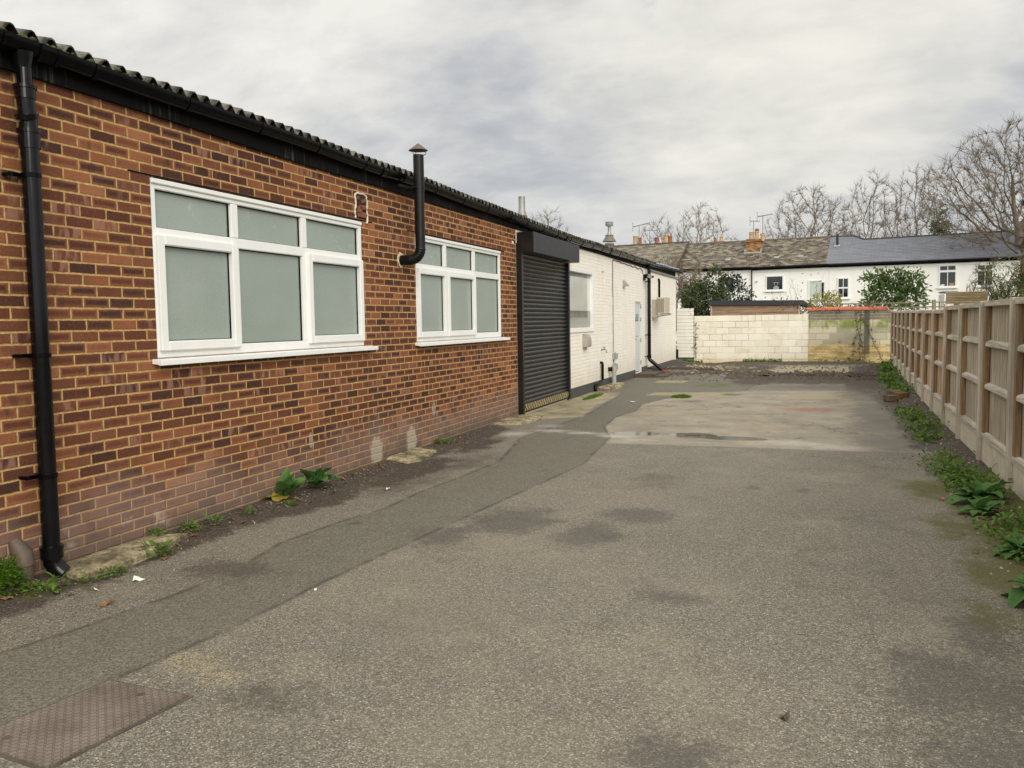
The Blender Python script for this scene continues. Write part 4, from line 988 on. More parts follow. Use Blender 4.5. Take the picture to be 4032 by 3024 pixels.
for i in range(len(PY)-1):
    (ya, za), (yb, zb) = PY[i], PY[i+1]; zt = min(za, zb) if not (i in (5, 6)) else (1.748 if i == 5 else 1.705)
    ya += .052; yb -= .052
    far = i >= 6
    mb = MB(); nb = max(4, int((yb-ya)/.105)); st = (yb-ya)/nb
    for k in range(nb):
        y0 = ya+k*st; y1 = min(y0+st*1.12, yb); xa, xb = fence_x(y0)+.062, fence_x(y1)+.062; j = pr_.uniform(-.004, .004)
        zz0, zz1 = .385, zt-.035+pr_.uniform(-.01, .006)
        mb.add([(xa+j+.012, y0, zz0), (xb+j, y1, zz0), (xb+j+.012, y1, zz0), (xa+j+.018, y0, zz0), (xa+j+.012, y0, zz1), (xb+j, y1, zz1), (xb+j+.012, y1, zz1), (xa+j+.018, y0, zz1)],
               [(0, 3, 2, 1), (4, 5, 6, 7), (0, 1, 5, 4), (1, 2, 6, 5), (2, 3, 7, 6), (3, 0, 4, 7)])
    pa = mb.build('panel', M['fencefar' if far else 'fence'], fen)
    bt_ = MB(); xb = fence_x(yb)
    bt_.box(xb+.012, xb+.060, yb-.085, yb-.001, .40, zt-.062); bt_.build('end_batten', M['batten'], pa, bevel=.003)
    for zz in (1.335-.01*(i % 2), .89+.012*(i % 3)):
        r_ = MB(); xa, xb = fence_x(ya), fence_x(yb)
        r_.add([(xa+.014, ya, zz-.028), (xb+.014, yb, zz-.028), (xb+.066, yb, zz-.050), (xa+.066, ya, zz-.050), (xa+.018, ya, zz+.014), (xb+.018, yb, zz+.014), (xb+.066, yb, zz+.036), (xa+.066, ya, zz+.036)],
               [(0, 1, 2, 3), (7, 6, 5, 4), (4, 5, 1, 0), (5, 6, 2, 1), (6, 7, 3, 2), (7, 4, 0, 3)])
        r_.build('rail', M['rail'], pa, bevel=.004)
    r_ = MB(); xa, xb = fence_x(ya)+.002, fence_x(yb)+.002
    r_.add([(xa, ya, zt-.06), (xb, yb, zt-.06), (xb+.08, yb, zt-.06), (xa+.08, ya, zt-.06), (xa, ya, zt-.006), (xb, yb, zt-.006), (xb+.08, yb, zt+.002), (xa+.08, ya, zt+.002)],
           [(0, 1, 2, 3), (7, 6, 5, 4), (4, 5, 1, 0), (5, 6, 2, 1), (6, 7, 3, 2), (7, 4, 0, 3)])
    r_.build('capping_rail', M['rail'], pa, bevel=.004)
    r_ = MB(); xa, xb = fence_x(ya)+.02, fence_x(yb)+.02
    r_.add([(xa, ya, -.02), (xb, yb, -.02), (xb+.05, yb, -.02), (xa+.05, ya, -.02), (xa, ya, .345), (xb, yb, .345), (xb+.05, yb, .345), (xa+.05, ya, .345)],
           [(0, 1, 2, 3), (7, 6, 5, 4), (4, 5, 1, 0), (5, 6, 2, 1), (6, 7, 3, 2), (7, 4, 0, 3)])
    gb = r_.build('gravel_board', M['gravelbd'], fen, bevel=.004)
    r_ = MB(); xa, xb = fence_x(ya)+.004, fence_x(yb)+.004
    r_.add([(xa, ya, .347), (xb, yb, .347), (xb+.06, yb, .347), (xa+.06, ya, .347), (xa, ya, .395), (xb, yb, .395), (xb+.06, yb, .41), (xa+.06, ya, .41)],
           [(0, 1, 2, 3), (7, 6, 5, 4), (4, 5, 1, 0), (5, 6, 2, 1), (6, 7, 3, 2), (7, 4, 0, 3)])
    r_.build('bottom_rail', M['rail'], gb, bevel=.003)

# ------------------------------------------------------------------ back boundary
wb = MB(); wb.box(.56, 4.465, 31.5, 31.72, -.05, 1.51)
r_ = random.Random(5); x = .56
tag(wb.build('block_wall', mat_blocks('painted_blocks', True)), 'cream painted concrete block wall across the end of the yard', 'wall')
bwall = bpy.context.scene.objects['block_wall']
tc = MB(); x = .562; k = 0
tops = [(.562, 2.43), (2.435, 2.885), (2.89, 3.34), (3.345, 3.79), (3.795, 4.25), (4.255, 4.46)]
for a, b2 in tops: tc.box(a, b2, 31.502, 31.718, 1.513, 1.725+r_.uniform(-.006, .006))
tc.box(4.30, 4.42, 31.52, 31.70, 1.73, 1.79)
co_ = tc.build('top_course', bwall.data.materials[0], bwall, local=True, bevel=.008)
uw = MB(); uw.box(4.47, 7.15, 31.48, 31.72, -.05, 1.845)
ub = tag(uw.build('old_block_wall', mat_blocks('mossy_blocks', False)), 'mossy unpainted block and brick wall with orange tile coping', 'wall')
for k in range(6):
    a = 4.40+k*.43; cp = MB(); cp.extr([(0, -.005), (.17, .0), (.34, -.005), (.34, .05), (.17, .11), (0, .055)], a, a+.425)
    cp.v = [(v[1], 31.43+v[0], 1.848+v[2]+.004*math.sin(k)) for v in cp.v]
    cp.build('coping_tile', M['coping'], ub, local=True)
gt = thing('boarded_gate', 'narrow white gate of horizontal boards at the far corner of the white wall', 'gate', (.25, 31.5, .2))
for k in range(14):
    MB().box(-.06, .545, 31.50, 31.54+.004*(k % 2), .235+k*.127, .235+k*.127+.121).build('board', simple('white_board', srgb(232, 228, 214), .6, .06, 4) if k == 0 else gt.children[0].data.materials[0], gt, bevel=.006)
gb_ = MB(); gb_.box(-.06, .55, 31.545, 31.57, .2, 2.0); gb_.build('backing', M['blackmatt'], gt)
bx = MB(); bx.box(-.01, .07, 30.93, 31.05, .22, .55); tag(bx.build('rubber_post', M['black'], bevel=.01), 'short black post stub at the foot of the white gate', 'post')

# timber garden shed beyond the block wall
sd = thing('garden_shed', 'brown boarded garden shed with dark fascia behind the block wall', 'shed', (2.5, 34, 0))
b_ = MB()
for k in range(16): b_.obox((2.52, 34.02-.004*(k % 2), .08+k*.14), (1.62, 0, 0), (0, .02, 0), (0, .006, .069))
b_.build('front_cladding', M['shedwood'], sd)
b_ = MB(); b_.box(4.11, 4.14, 34.03, 36.6, 0, 2.1); b_.box(.9, .93, 34.03, 36.6, 0, 2.1); b_.box(.9, 4.14, 36.6, 36.63, 0, 2.1); b_.build('side_cladding', M['oldwood'], sd)
b_ = MB(); b_.add([(.80, 33.92, 2.13), (4.26, 33.92, 2.09), (4.4, 36.8, 2.05), (.80, 36.8, 2.09), (.80, 33.92, 2.325), (4.26, 33.92, 2.265), (4.4, 36.8, 2.2), (.8, 36.8, 2.26)], [(0, 3, 2, 1), (4, 5, 6, 7), (0, 1, 5, 4), (1, 2, 6, 5), (2, 3, 7, 6), (3, 0, 4, 7)])
b_.build('roof', M['felt'], sd)
for xx in (.9, 4.12):
    MB().box(xx-.03, xx+.03, 33.97, 33.995, 0, 2.1).build('corner_post', M['post'], sd)
# trellis topped fence of the next garden
tr = thing('trellis_fence', 'grey green trellis fence crossing the gardens beyond the yard fence', 'fence', (8, 33.1, 0))
for xx in (6.57, 8.57, 10.6): MB().box(xx-.06, xx+.06, 33.05, 33.15, 0, 2.165).build('post', M['trellis'], tr, bevel=.01)
b_ = MB(); b_.box(4.9, 11.6, 33.16, 33.20, 2.06, 2.10); b_.box(4.9, 11.6, 33.16, 33.20, 1.90, 1.94); b_.box(4.9, 11.6, 33.165, 33.195, 1.74, 1.78)
for k in range(32):
    if not 4.95+k*.21 > 11.5: b_.box(4.95+k*.21, 4.98+k*.21, 33.2, 33.22, 1.70, 2.08)
b_.build('lattice', M['trellis'], tr)
b_ = MB(); b_.box(4.9, 11.6, 33.16, 33.2, 0, 1.72); b_.build('panel', M['trellis'], tr)
sx = thing('garden_store', 'mossy boarded garden store with pale roof edge behind the trellis', 'shed', (9.8, 36.4, 0))
b_ = MB()
for k in range(14): b_.box(9.32, 10.72, 36.02-.003*(k % 2), 36.05, .1+k*.17, .1+k*.17+.165)
b_.build('cladding', M['oldwood'], sx, bevel=.004)
b_ = MB(); b_.box(9.27, 9.315, 36.0, 37.6, 0, 2.42); b_.box(10.725, 10.75, 36.05, 37.6, 0, 2.3); b_.build('side', M['upvc'], sx)
b_ = MB(); b_.box(9.25, 9.75, 36.1, 37.7, 2.50, 2.53); b_.box(9.3, 10.75, 36.06, 37.6, 2.47, 2.495); b_.build('roof', M['galv'], sx)

# ------------------------------------------------------------------ terrace houses (local x along the terrace, y away from the yard)
TA = -math.atan2(.141, .990)
def house(label, t0, t1, z_e=4.83, name='terrace_house'):
    o = thing(name, label, 'house', (5.51, 55.79, 0), TA); return o
def lwin(H, t0, t1, z0, z1, style, glass='glass'):
    f = .075; mb = MB(); y0, y1 = -.045, .03
    mb.box(t0, t0+f, y0, y1, z0, z1); mb.box(t1-f, t1, y0, y1, z0, z1); mb.box(t0+f, t1-f, y0, y1, z1-f, z1); mb.box(t0+f, t1-f, y0, y1, z0, z0+f)
    c = (t0+t1)/2
    if style == 'sash':
        zc = (z0+z1)/2; mb.box(t0+f, t1-f, y0-.008, y1, zc-.045, zc+.045); mb.box(c-.018, c+.018, y0+.01, y1, z0+f, zc-.045); mb.box(c-.018, c+.018, y0+.01, y1, zc+.045, z1-f)
    elif style == 'top':
        zc = z1-.36*(z1-z0)*.8; mb.box(t0+f, t1-f, y0-.008, y1, zc-.06, zc+.06); mb.box(c-.02, c+.02, y0+.01, y1, z0+f, zc-.06); mb.box(c-.02, c+.02, y0+.01, y1, zc+.06, z1-f)
    elif style == 'pair': mb.box(c-.09, c+.0, y0-.008, y1, z0+f, z1-f)
    w = mb.build('window', M['upvc'], H, local=True)
    MB().box(t0+f, t1-f, -.012, .03, z0+f, z1-f).build('pane', M[glass], w, local=True)
    MB().box(t0-.06, t1+.06, -.11, -.002, z0-.07, z0-.002).build('sill', M['upvc'], w, local=True)
    return w
def hwall(H, t0, t1, zt=4.80):
    MB().box(t0, t1, 0, .25, -.1, zt).build('wall', M['render'], H, local=True)
    MB().box(t0, t1, 6.75, 7.0, -.1, zt).build('rear_wall', M['render'], H, local=True)
def hroof(H, t0, t1, ridge, mat, ze=4.84, ye=-.2, yr=3.5, right_cut=0.0):
    """ridge: list of (t, z); front plane passes eave and the highest ridge"""
    zr = max(z for _, z in ridge); s = (zr-ze)/(yr-ye)
    top = [(t, ye+(z-ze)/s, z) for t, z in ridge]
    low = [(t0, ye, ze)]+[(t, ye, ze) for t, _ in ridge[1:-1]]+[(t1, ye, ze)]
    n = len(top); mb = MB()
    up = [(a, b2, c) for a, b2, c in low+top]; dn = [(a, b2+.02, c-.09) for a, b2, c in low+top]
    mb.add(up+dn, [(i, i+1, n+i+1, n+i) for i in range(n-1)]+[(2*n+i, 3*n+i, 3*n+i+1, 2*n+i+1) for i in range(n-1)]+[(i, 2*n+i, 2*n+i+1, i+1) for i in range(n-1)]
           + [(0, n, 3*n, 2*n), (n-1, 3*n-1, 4*n-1, 2*n-1)])
    ro = mb.build('roof', mat, H, local=True, fix=False)
    bk = MB(); rr = [(t, 7.1, ze-.03) for t, _, _ in top]
    bk.add([(a, b2, c-.03) for a, b2, c in top]+rr, [(i, i+1, n+i+1, n+i) for i in range(n-1)]); bk.build('rear_slope', mat, H, local=True, fix=False)
    gb = MB(); gb.add([(t1-.06, .0, 4.75), (t1-.06, 7, 4.75), (top[-1][0]-.06, top[-1][1], top[-1][2]-.08)], [(0, 1, 2)]); gb.add([(t0+.06, .0, 4.75), (t0+.06, 7, 4.75), (top[0][0]+.06, top[0][1], top[0][2]-.08)], [(2, 1, 0)])
    gb.build('gable', M['render'], H, local=True, fix=False)
    return ro, top
def ridge_tiles(H, ro, top, mat):
    mb = MB()
    for (a, b2) in zip(top, top[1:]):
        L = math.dist(a, b2); k = max(1, int(L/.45))
        for i in range(k):
            p = [a[j]+(b2[j]-a[j])*i/k for j in range(3)]; q = [a[j]+(b2[j]-a[j])*(i+.97)/k for j in range(3)]
            p[2] -= .02; q[2] -= .02
            mb.tube([p, q], [.085, .075], 8)
    mb.build('ridge_tiles', mat, ro, local=True)
def hgutter(H, t0, t1, z0, z1):
    mb = MB(); mb.tube([(t0, -.26, z0), (t1, -.26, z1)], .065, 8); mb.obox(((t0+t1)/2, -.035, (z0+z1)/2-.05), ((t1-t0)/2, 0, (z1-z0)/2), (0, .03, 0), (0, 0, .075))
    mb.build('gutter', M['blackmatt'], H, local=True)
    MB().box(t0, t1, -.03, -.002, min(z0, z1)-.26, min(z0, z1)-.135).build('eaves_board', M['render'], H, local=True)
darkr = simple('dark_ridge', srgb(62, 58, 56), .8, .2, 6)
greyt = simple('grey_brown_ridge', srgb(106, 96, 80), .85, .25, 5)
HA = house('leftmost terrace house, pale tiled roof with raised dark ridge', -14.6, -9.6)
hwall(HA, -15.2, -9.62)
roA, tA = hroof(HA, -15.2, -9.40, [(-15.2, 6.93), (-9.62, 6.93)], M['tilepale'], ze=4.95); ridge_tiles(HA, roA, tA, darkr); hgutter(HA, -15.2, -9.62, 4.86, 4.86)
v_ = MB(); v_.tube([(-9.36, -.2, 4.98), (-9.58, 3.5, 6.95)], .06, 6); v_.build('verge', darkr, HA, local=True)
HB = house('terrace house with mossy old tiles, chimney stack and bushes before its wall', -9.6, -4.56)
hwall(HB, -9.60, -4.57); roB, tB = hroof(HB, -9.6, -4.56, [(-9.6, 6.78), (-4.56, 6.78)], M['tileold']); ridge_tiles(HB, roB, tB, greyt); hgutter(HB, -9.6, -4.6, 4.81, 4.78)
lwin(HB, -6.75, -5.62, 3.25, 4.32, 'pair')
HC = house('terrace house with mossy old tiles and two white framed windows facing the yard', -4.56, .03)
hwall(HC, -4.55, .02); roC, tC = hroof(HC, -4.56, -.12, [(-4.56, 6.78), (-.35, 6.76)], M['tileold']); ridge_tiles(HC, roC, tC, greyt); hgutter(HC, -4.6, .03, 4.74, 4.76)
wC = lwin(HC, -3.72, -2.62, 3.31, 4.26, 'plain'); lwin(HC, -1.17, -.38, 2.75, 3.88, 'plain', 'nettle')
# ornament seen in the window: pale rounded back and two bars
b_ = MB(); b_.lathe([(.16, 0), (.17, .06), (.15, .16), (.09, .21), (.01, .22)], (-3.08, -.02, 3.39), 16); b_.v = [(x, -.02+(y+.02)*.05, z) for x, y, z in b_.v]; b_.box(-3.28, -2.9, -.026, -.018, 3.79, 3.82); b_.box(-3.2, -3.17, -.026, -.018, 3.66, 3.79); b_.box(-3.0, -2.97, -.026, -.018, 3.66, 3.79)
b_.build('ornament', M['greybox'], wC, local=True)
for (t0, z0, z1) in ((-4.56, 2.2, 4.66),): MB().tube([(t0, -.08, z0-2.2), (t0, -.08, z1)], .035, 8).build('downpipe', M['blackmatt'], HC, local=True)
MB().box(-.36, -.27, -.10, -.003, 2.6, 3.72).build('shutter_board', M['blackmatt'], HC, local=True)
MB().lathe([(.01, 0), (.06, .02), (.06, .05), (.02, .08)], (-4.27, -.05, 3.88), 10).build('wall_light', M['galv'], HC, local=True)
HD = house('white terrace house under new blue grey slate roof, rightmost of the row', .03, 10.04)
hwall(HD, .03, 10.0); roD, tD = hroof(HD, -.12, 10.06, [(-.35, 6.76), (1.05, 6.72), (1.72, 6.42), (9.80, 6.45)], M['slate']); ridge_tiles(HD, roD, tD, darkr); hgutter(HD, .03, 10.0, 4.74, 4.72)
lwin(HD, .50, 1.18, 2.74, 3.98, 'sash'); wE = lwin(HD, 5.97, 6.90, 3.22, 4.50, 'top'); lwin(HD, 7.88, 8.74, 3.22, 4.46, 'top')
b_ = MB(); b_.box(6.52, 6.78, -.03, -.014, 3.30, 3.46); b_.build('cardboard_box', simple('cardboard', srgb(170, 126, 80), .8, .1, 6), wE, local=True)
b_ = MB(); b_.obox((6.18, -.022, 3.34), (.10, 0, .02), (0, .008, 0), (-.01, 0, .05)); b_.build('paper_stack', M['paper'], wE, local=True)
b_ = MB(); b_.tube([(.22, 2.2, 5.9), (.22, 2.2, 6.78)], .075, 10); b_.build('vent_pipe', M['felt'], HD, local=True)
b_ = MB(); b_.obox((.22, 2.1, 6.06), (.17, 0, 0), (0, .14, .075), (0, -.005, .01)); b_.build('pipe_flashing', M['lead'], HD, local=True)
# glass roof vents on the old tiles
for (H_, t0) in ((HB, -6.27), (HC, -3.22), (HC, -1.77)):
    b_ = MB(); b_.obox((t0, .85, 5.42), (.16, 0, 0), (0, .09, .05), (0, -.012, .022)); b_.build('roof_vent', M['lead'], H_, local=True)
# chimney
def pot(mb, t, y, z, r, h): mb.lathe([(r*1.05, 0), (r, .05), (r*.92, h-.1), (r*1.12, h-.08), (r*1.12, h-.02), (r, h)], (t, y, z), 12)
b_ = MB(); b_.box(-5.32, -4.42, 1.75, 2.55, 5.5, 6.55); b_.box(-5.36, -4.38, 1.70, 2.60, 6.55, 6.66); b_.box(-5.33, -4.41, 1.74, 2.56, 6.66, 6.74)
ch = b_.build('chimney', M['stock'], HB, local=True)
b_ = MB(); b_.obox((-4.87, 1.66, 5.78), (.56, 0, 0), (0, .05, .03), (0, -.01, .08)); b_.box(-5.42, -5.325, 1.7, 2.4, 5.7, 6.1); b_.box(-4.415, -4.33, 1.7, 2.4, 5.7, 6.1); b_.build('flashing', M['lead'], ch, local=True)
for (t, mat, r, h) in ((-5.08, 'potcream', .13, .42), (-4.72, 'potcream', .14, .50), (-4.35, 'potcream', .13, .45)):
    b_ = MB(); pot(b_, t if t > -4.9 or True else t, 2.15, 6.74 if t < -4.4 else 6.6, r, h); b_.build('chimney_pot', M[mat], ch, local=True, smooth='auto')
b_ = MB(); b_.lathe([(.11, 0), (.13, .04), (.13, .16), (.1, .2)], (-4.70, 2.15, 7.22), 12); b_.lathe([(.135, 0), (.14, .05), (.08, .07)], (-5.08, 2.15, 7.14), 12); b_.lathe([(.135, 0), (.14, .05), (.08, .07)], (-4.35, 2.15, 7.03), 12)
b_.build('pot_cap', M['terracotta'], ch, local=True, smooth='auto')
# pots beyond the ridges (stacks on the far slope)
for (H_, t, items) in ((HB, -8.1, ((0, 'terracotta', .09, .30), (.42, 'potcream', .11, .36))), (HA, -13.9, ((0, 'potcream', .17, .75), (.35, 'terracotta', .13, .6))), (HA, -12.3, ((0, 'terracotta', .16, .55), (.7, 'potcream', .2, .7), (1.0, 'terracotta', .14, .6)))):
    b_ = MB(); b_.box(t-.3, t+items[-1][0]+.3, 4.4, 5.2, 5.6, 6.95); c2 = b_.build('chimney', M['stock'], H_, local=True)
    for (dt, mt_, r, h) in items:
        b_ = MB(); pot(b_, t+dt, 4.8, 6.95, r, h); b_.build('chimney_pot', M[mt_], c2, local=True, smooth='auto')
# aerials
def aerial(name, lab, t, y, z0, z1, boom, ang, cross, group=None, H=TA):
    p = Vector((5.51, 55.79, 0))+Matrix.Rotation(TA, 3, 'Z') @ Vector((t, y, 0))
    o = thing(name, lab, 'aerial', (p.x, p.y, z0), TA, group)
    MB().tube([(0, 0, 0), (0, 0, z1-z0)], .022, 6).build('mast', M['alum'], o, local=True)
    b_ = MB(); c, s = math.cos(ang), math.sin(ang); zt = z1-z0-.03
    b_.tube([(-boom*.35*c, 0, zt-boom*.35*s), (boom*.65*c, 0, zt+boom*.65*s)], .02, 6)
    for k in range(cross):
        q = -boom*.3+boom*.92*k/max(1, cross-1); h = .16 if k else .26
        b_.tube([(q*c, -h, zt+q*s), (q*c, h, zt+q*s)], .010, 4); b_.tube([(q*c, 0, zt+q*s-.05), (q*c, 0, zt+q*s+.05)], .010, 4)
    for k in range(4): b_.tube([(-boom*.36*c-.02, -.2, zt-boom*.3*s-.25+k*.16), (-boom*.36*c-.02, .2, zt-boom*.3*s-.25+k*.16)], .009, 4)
    b_.tube([(-boom*.36*c-.02, 0, zt-boom*.3*s-.32), (-boom*.36*c-.02, 0, zt-boom*.3*s+.32)], .010, 4)
    b_.build('antenna', M['alum'], o, local=True)
aerial('tv_aerial', 'television aerial with long boom, taller of two by the chimney on the mossy roof', -4.34, 2.15, 6.6, 8.25, .95, .12, 9)
aerial('tv_aerial', 'small television aerial mast left of the taller one over the chimney pots', -4.92, 2.15, 6.7, 7.95, .6, -.06, 4)
aerial('tv_aerial', 'television aerial with upright grid beside the cowl on the workshop roof', -13.55, 4.6, 6.3, 8.45, 1.3, .17, 10)
aerial('tv_aerial', 'low thin aerial pole between the left hand chimney pots', -12.75, 4.6, 6.3, 8.05, .9, -.05, 3)

# ------------------------------------------------------------------ trees and shrubs
def grow(mb, rg, p, d, L, r, lvl, maxl, prm, twigs):
    n = 4 if lvl == 0 else (4 if lvl < maxl else 3)
    pts = [p.copy()]; rs = [r]; q = p.copy(); dd = d.copy(); st = []
    for k in range(n):
        wob = prm['wob']*(.6 if lvl == 0 else 1)
        dd = (dd+Vector((rg.gauss(0, wob), rg.gauss(0, wob), rg.gauss(0, wob*.6)+prm['up'][min(lvl, len(prm['up'])-1)]))).normalized()
        q = q+dd*(L/n); pts.append(q.copy()); rs.append(r*(1-(.45 if lvl < maxl else .7)*(k+1)/n)); st.append((q.copy(), dd.copy(), rs[-1]))
    mb.tube(pts, rs, 7 if lvl == 0 else (5 if lvl == 1 else 3), cap=False)
    if lvl == maxl: twigs.append(q); return
    m = prm['kids'][lvl]
    for i in range(m):
        f = (prm['start'][lvl]+(1-prm['start'][lvl])*(i+rg.random())/m)
        k = min(n-1, int(f*n)); a = pts[k]; b2 = pts[k+1]; fr = f*n-k; pos = a+(b2-a)*min(1, max(0, fr)); base = st[k][1]
        ax = base.orthogonal().normalized(); ax.rotate(Matrix.Rotation(rg.uniform(0, 6.283), 3, base))
        ang = rg.uniform(*prm['ang'][lvl]); nd = base.copy(); nd.rotate(Matrix.Rotation(ang, 3, ax))
        if nd.z < prm.get('minz', -.2): nd.z = abs(nd.z)*.4; nd.normalize()
        grow(mb, rg, pos, nd, L*prm['len'][lvl]*rg.uniform(.75, 1.15), max(prm['minr'], rs[k]*prm['rad'][lvl]), lvl+1, maxl, prm, twigs)
PRM = dict(wob=.11, up=[.05, .14, .13, .12, .10], kids=[9, 7, 7, 7], start=[.22, .2, .15, .1], ang=[(.35, .85), (.35, .9), (.4, 1.0), (.4, 1.0)], len=[.80, .58, .52, .60], rad=[.55, .55, .55, .6], minr=.0115)
TIPS = []
def bare_tree(name, lab, loc, h, seed, prm=PRM, mat='bark', r=None, lvl=4, group=None, trunkL=.42, cat='tree', sw=1.0, env=None):
    rg = random.Random(seed); o = thing(name, lab, cat, loc, 0, group)
    trunk = MB(); crown = MB(); tw = []
    grow(crown, rg, Vector((0, 0, 0)), Vector((rg.gauss(0, .03), rg.gauss(0, .03), 1)).normalized(), h*trunkL, r or h*.022, 0, lvl, prm, tw)
    zs = sorted(v[2] for v in crown.v); s = h/zs[int(len(zs)*.985)]
    env = env or h*.34
    def shape(x, y, z):
        x, y, z = x*s*sw, y*s*sw, z*s
        cz = h*.58; rz_ = h*.43
        d_ = math.sqrt((x/env)**2+(y/env)**2+(max(0, z-cz)/rz_)**2)
        if d_ > .8:
            k = (.8+.2*(1-math.exp(-(d_-.8)/.2)))/d_
            x, y = x*k, y*k
            if z > cz: z = cz+(z-cz)*k
        return (x, y, z)
    crown.v = [shape(*v) for v in crown.v]; TIPS[:] = [shape(*q) for q in tw]
    nt = 5*7; trunk.v = crown.v[:nt]; nf = 4*7; trunk.f = crown.f[:nf]
    crown.f = [f for f in crown.f[nf:]]; used = nt
    crown.v = crown.v[nt:]; crown.f = [tuple(i-nt for i in f) for f in crown.f]
    trunk.build('trunk', M[mat], o, local=True, smooth=True, fix=False); crown.build('crown', M[mat], o, local=True, smooth=True, fix=False)
    return o
def leaf_quads(mb, c, rx, ry, rz, n, size, rg, shell=.55, flat=0.0, gaps=0.0, asp=2.0):
    k = 0; cx, cy, cz = c
    off = Vector((rg.random()*50, rg.random()*50, 0))
    while k < n:
        u = Vector((rg.gauss(0, 1), rg.gauss(0, 1), rg.gauss(0, 1))); u.normalize(); q = rg.uniform(shell, 1.0)**.6
        p = Vector((u.x*rx*q, u.y*ry*q, u.z*rz*q))
        nz = mnoise.noise(p*1.7/max(.3, (rx+rz)/2)*1.2+off)
        if nz < gaps-.5*rg.random(): k += .25; continue
        p *= 1+.28*mnoise.noise(p*1.4+off)
        P = Vector(c)+p
        d = (u+Vector((rg.gauss(0, .6), rg.gauss(0, .6), rg.gauss(0, .6)-.2))).normalized(); sd_ = d.orthogonal().normalized(); sd_.rotate(Matrix.Rotation(rg.uniform(0, 6.28), 3, d))
        s = size*rg.uniform(.6, 1.3); nrm = d.cross(sd_)
        mb.add([P-sd_*s/asp*.5*0, P+d*s*.45+sd_*s/asp*.5+nrm*s*.06, P+d*s, P+d*s*.45-sd_*s/asp*.5+nrm*s*.06], [(0, 1, 2, 3)])
        k += 1
def shrub(name, lab, loc, lobes, n, size, mat, seed, stems=5, cat='shrub', stemmat='bark', gaps=-.1, shell=.35, stem_h=None):
    rg = random.Random(seed); o = thing(name, lab, cat, loc)
    fo = MB(); tot = sum(a*b2*c for _, (a, b2, c) in lobes)
    for (c, (a, b2, d)) in lobes: leaf_quads(fo, c, a, b2, d, int(n*a*b2*d/tot), size, rg, shell, gaps=gaps)
    fo.build('foliage', M[mat], o, local=True, fix=False)
    st = MB(); c0 = Vector(lobes[0][0])
    for k in range(stems):
        c, (a, b2, d) = lobes[k % len(lobes)]
        tip = Vector(c)+Vector((rg.gauss(0, a*.5), rg.gauss(0, b2*.5), d*rg.uniform(.2, .9)))
        mid = tip*.5+Vector((rg.gauss(0, .1), rg.gauss(0, .1), 0)); st.tube([(rg.gauss(0, .08), rg.gauss(0, .08), 0), mid, tip], [.035, .022, .006], 5, cap=False)
    st.build('stem', M[stemmat], o, local=True, fix=False)
    return o
from mathutils import kdtree
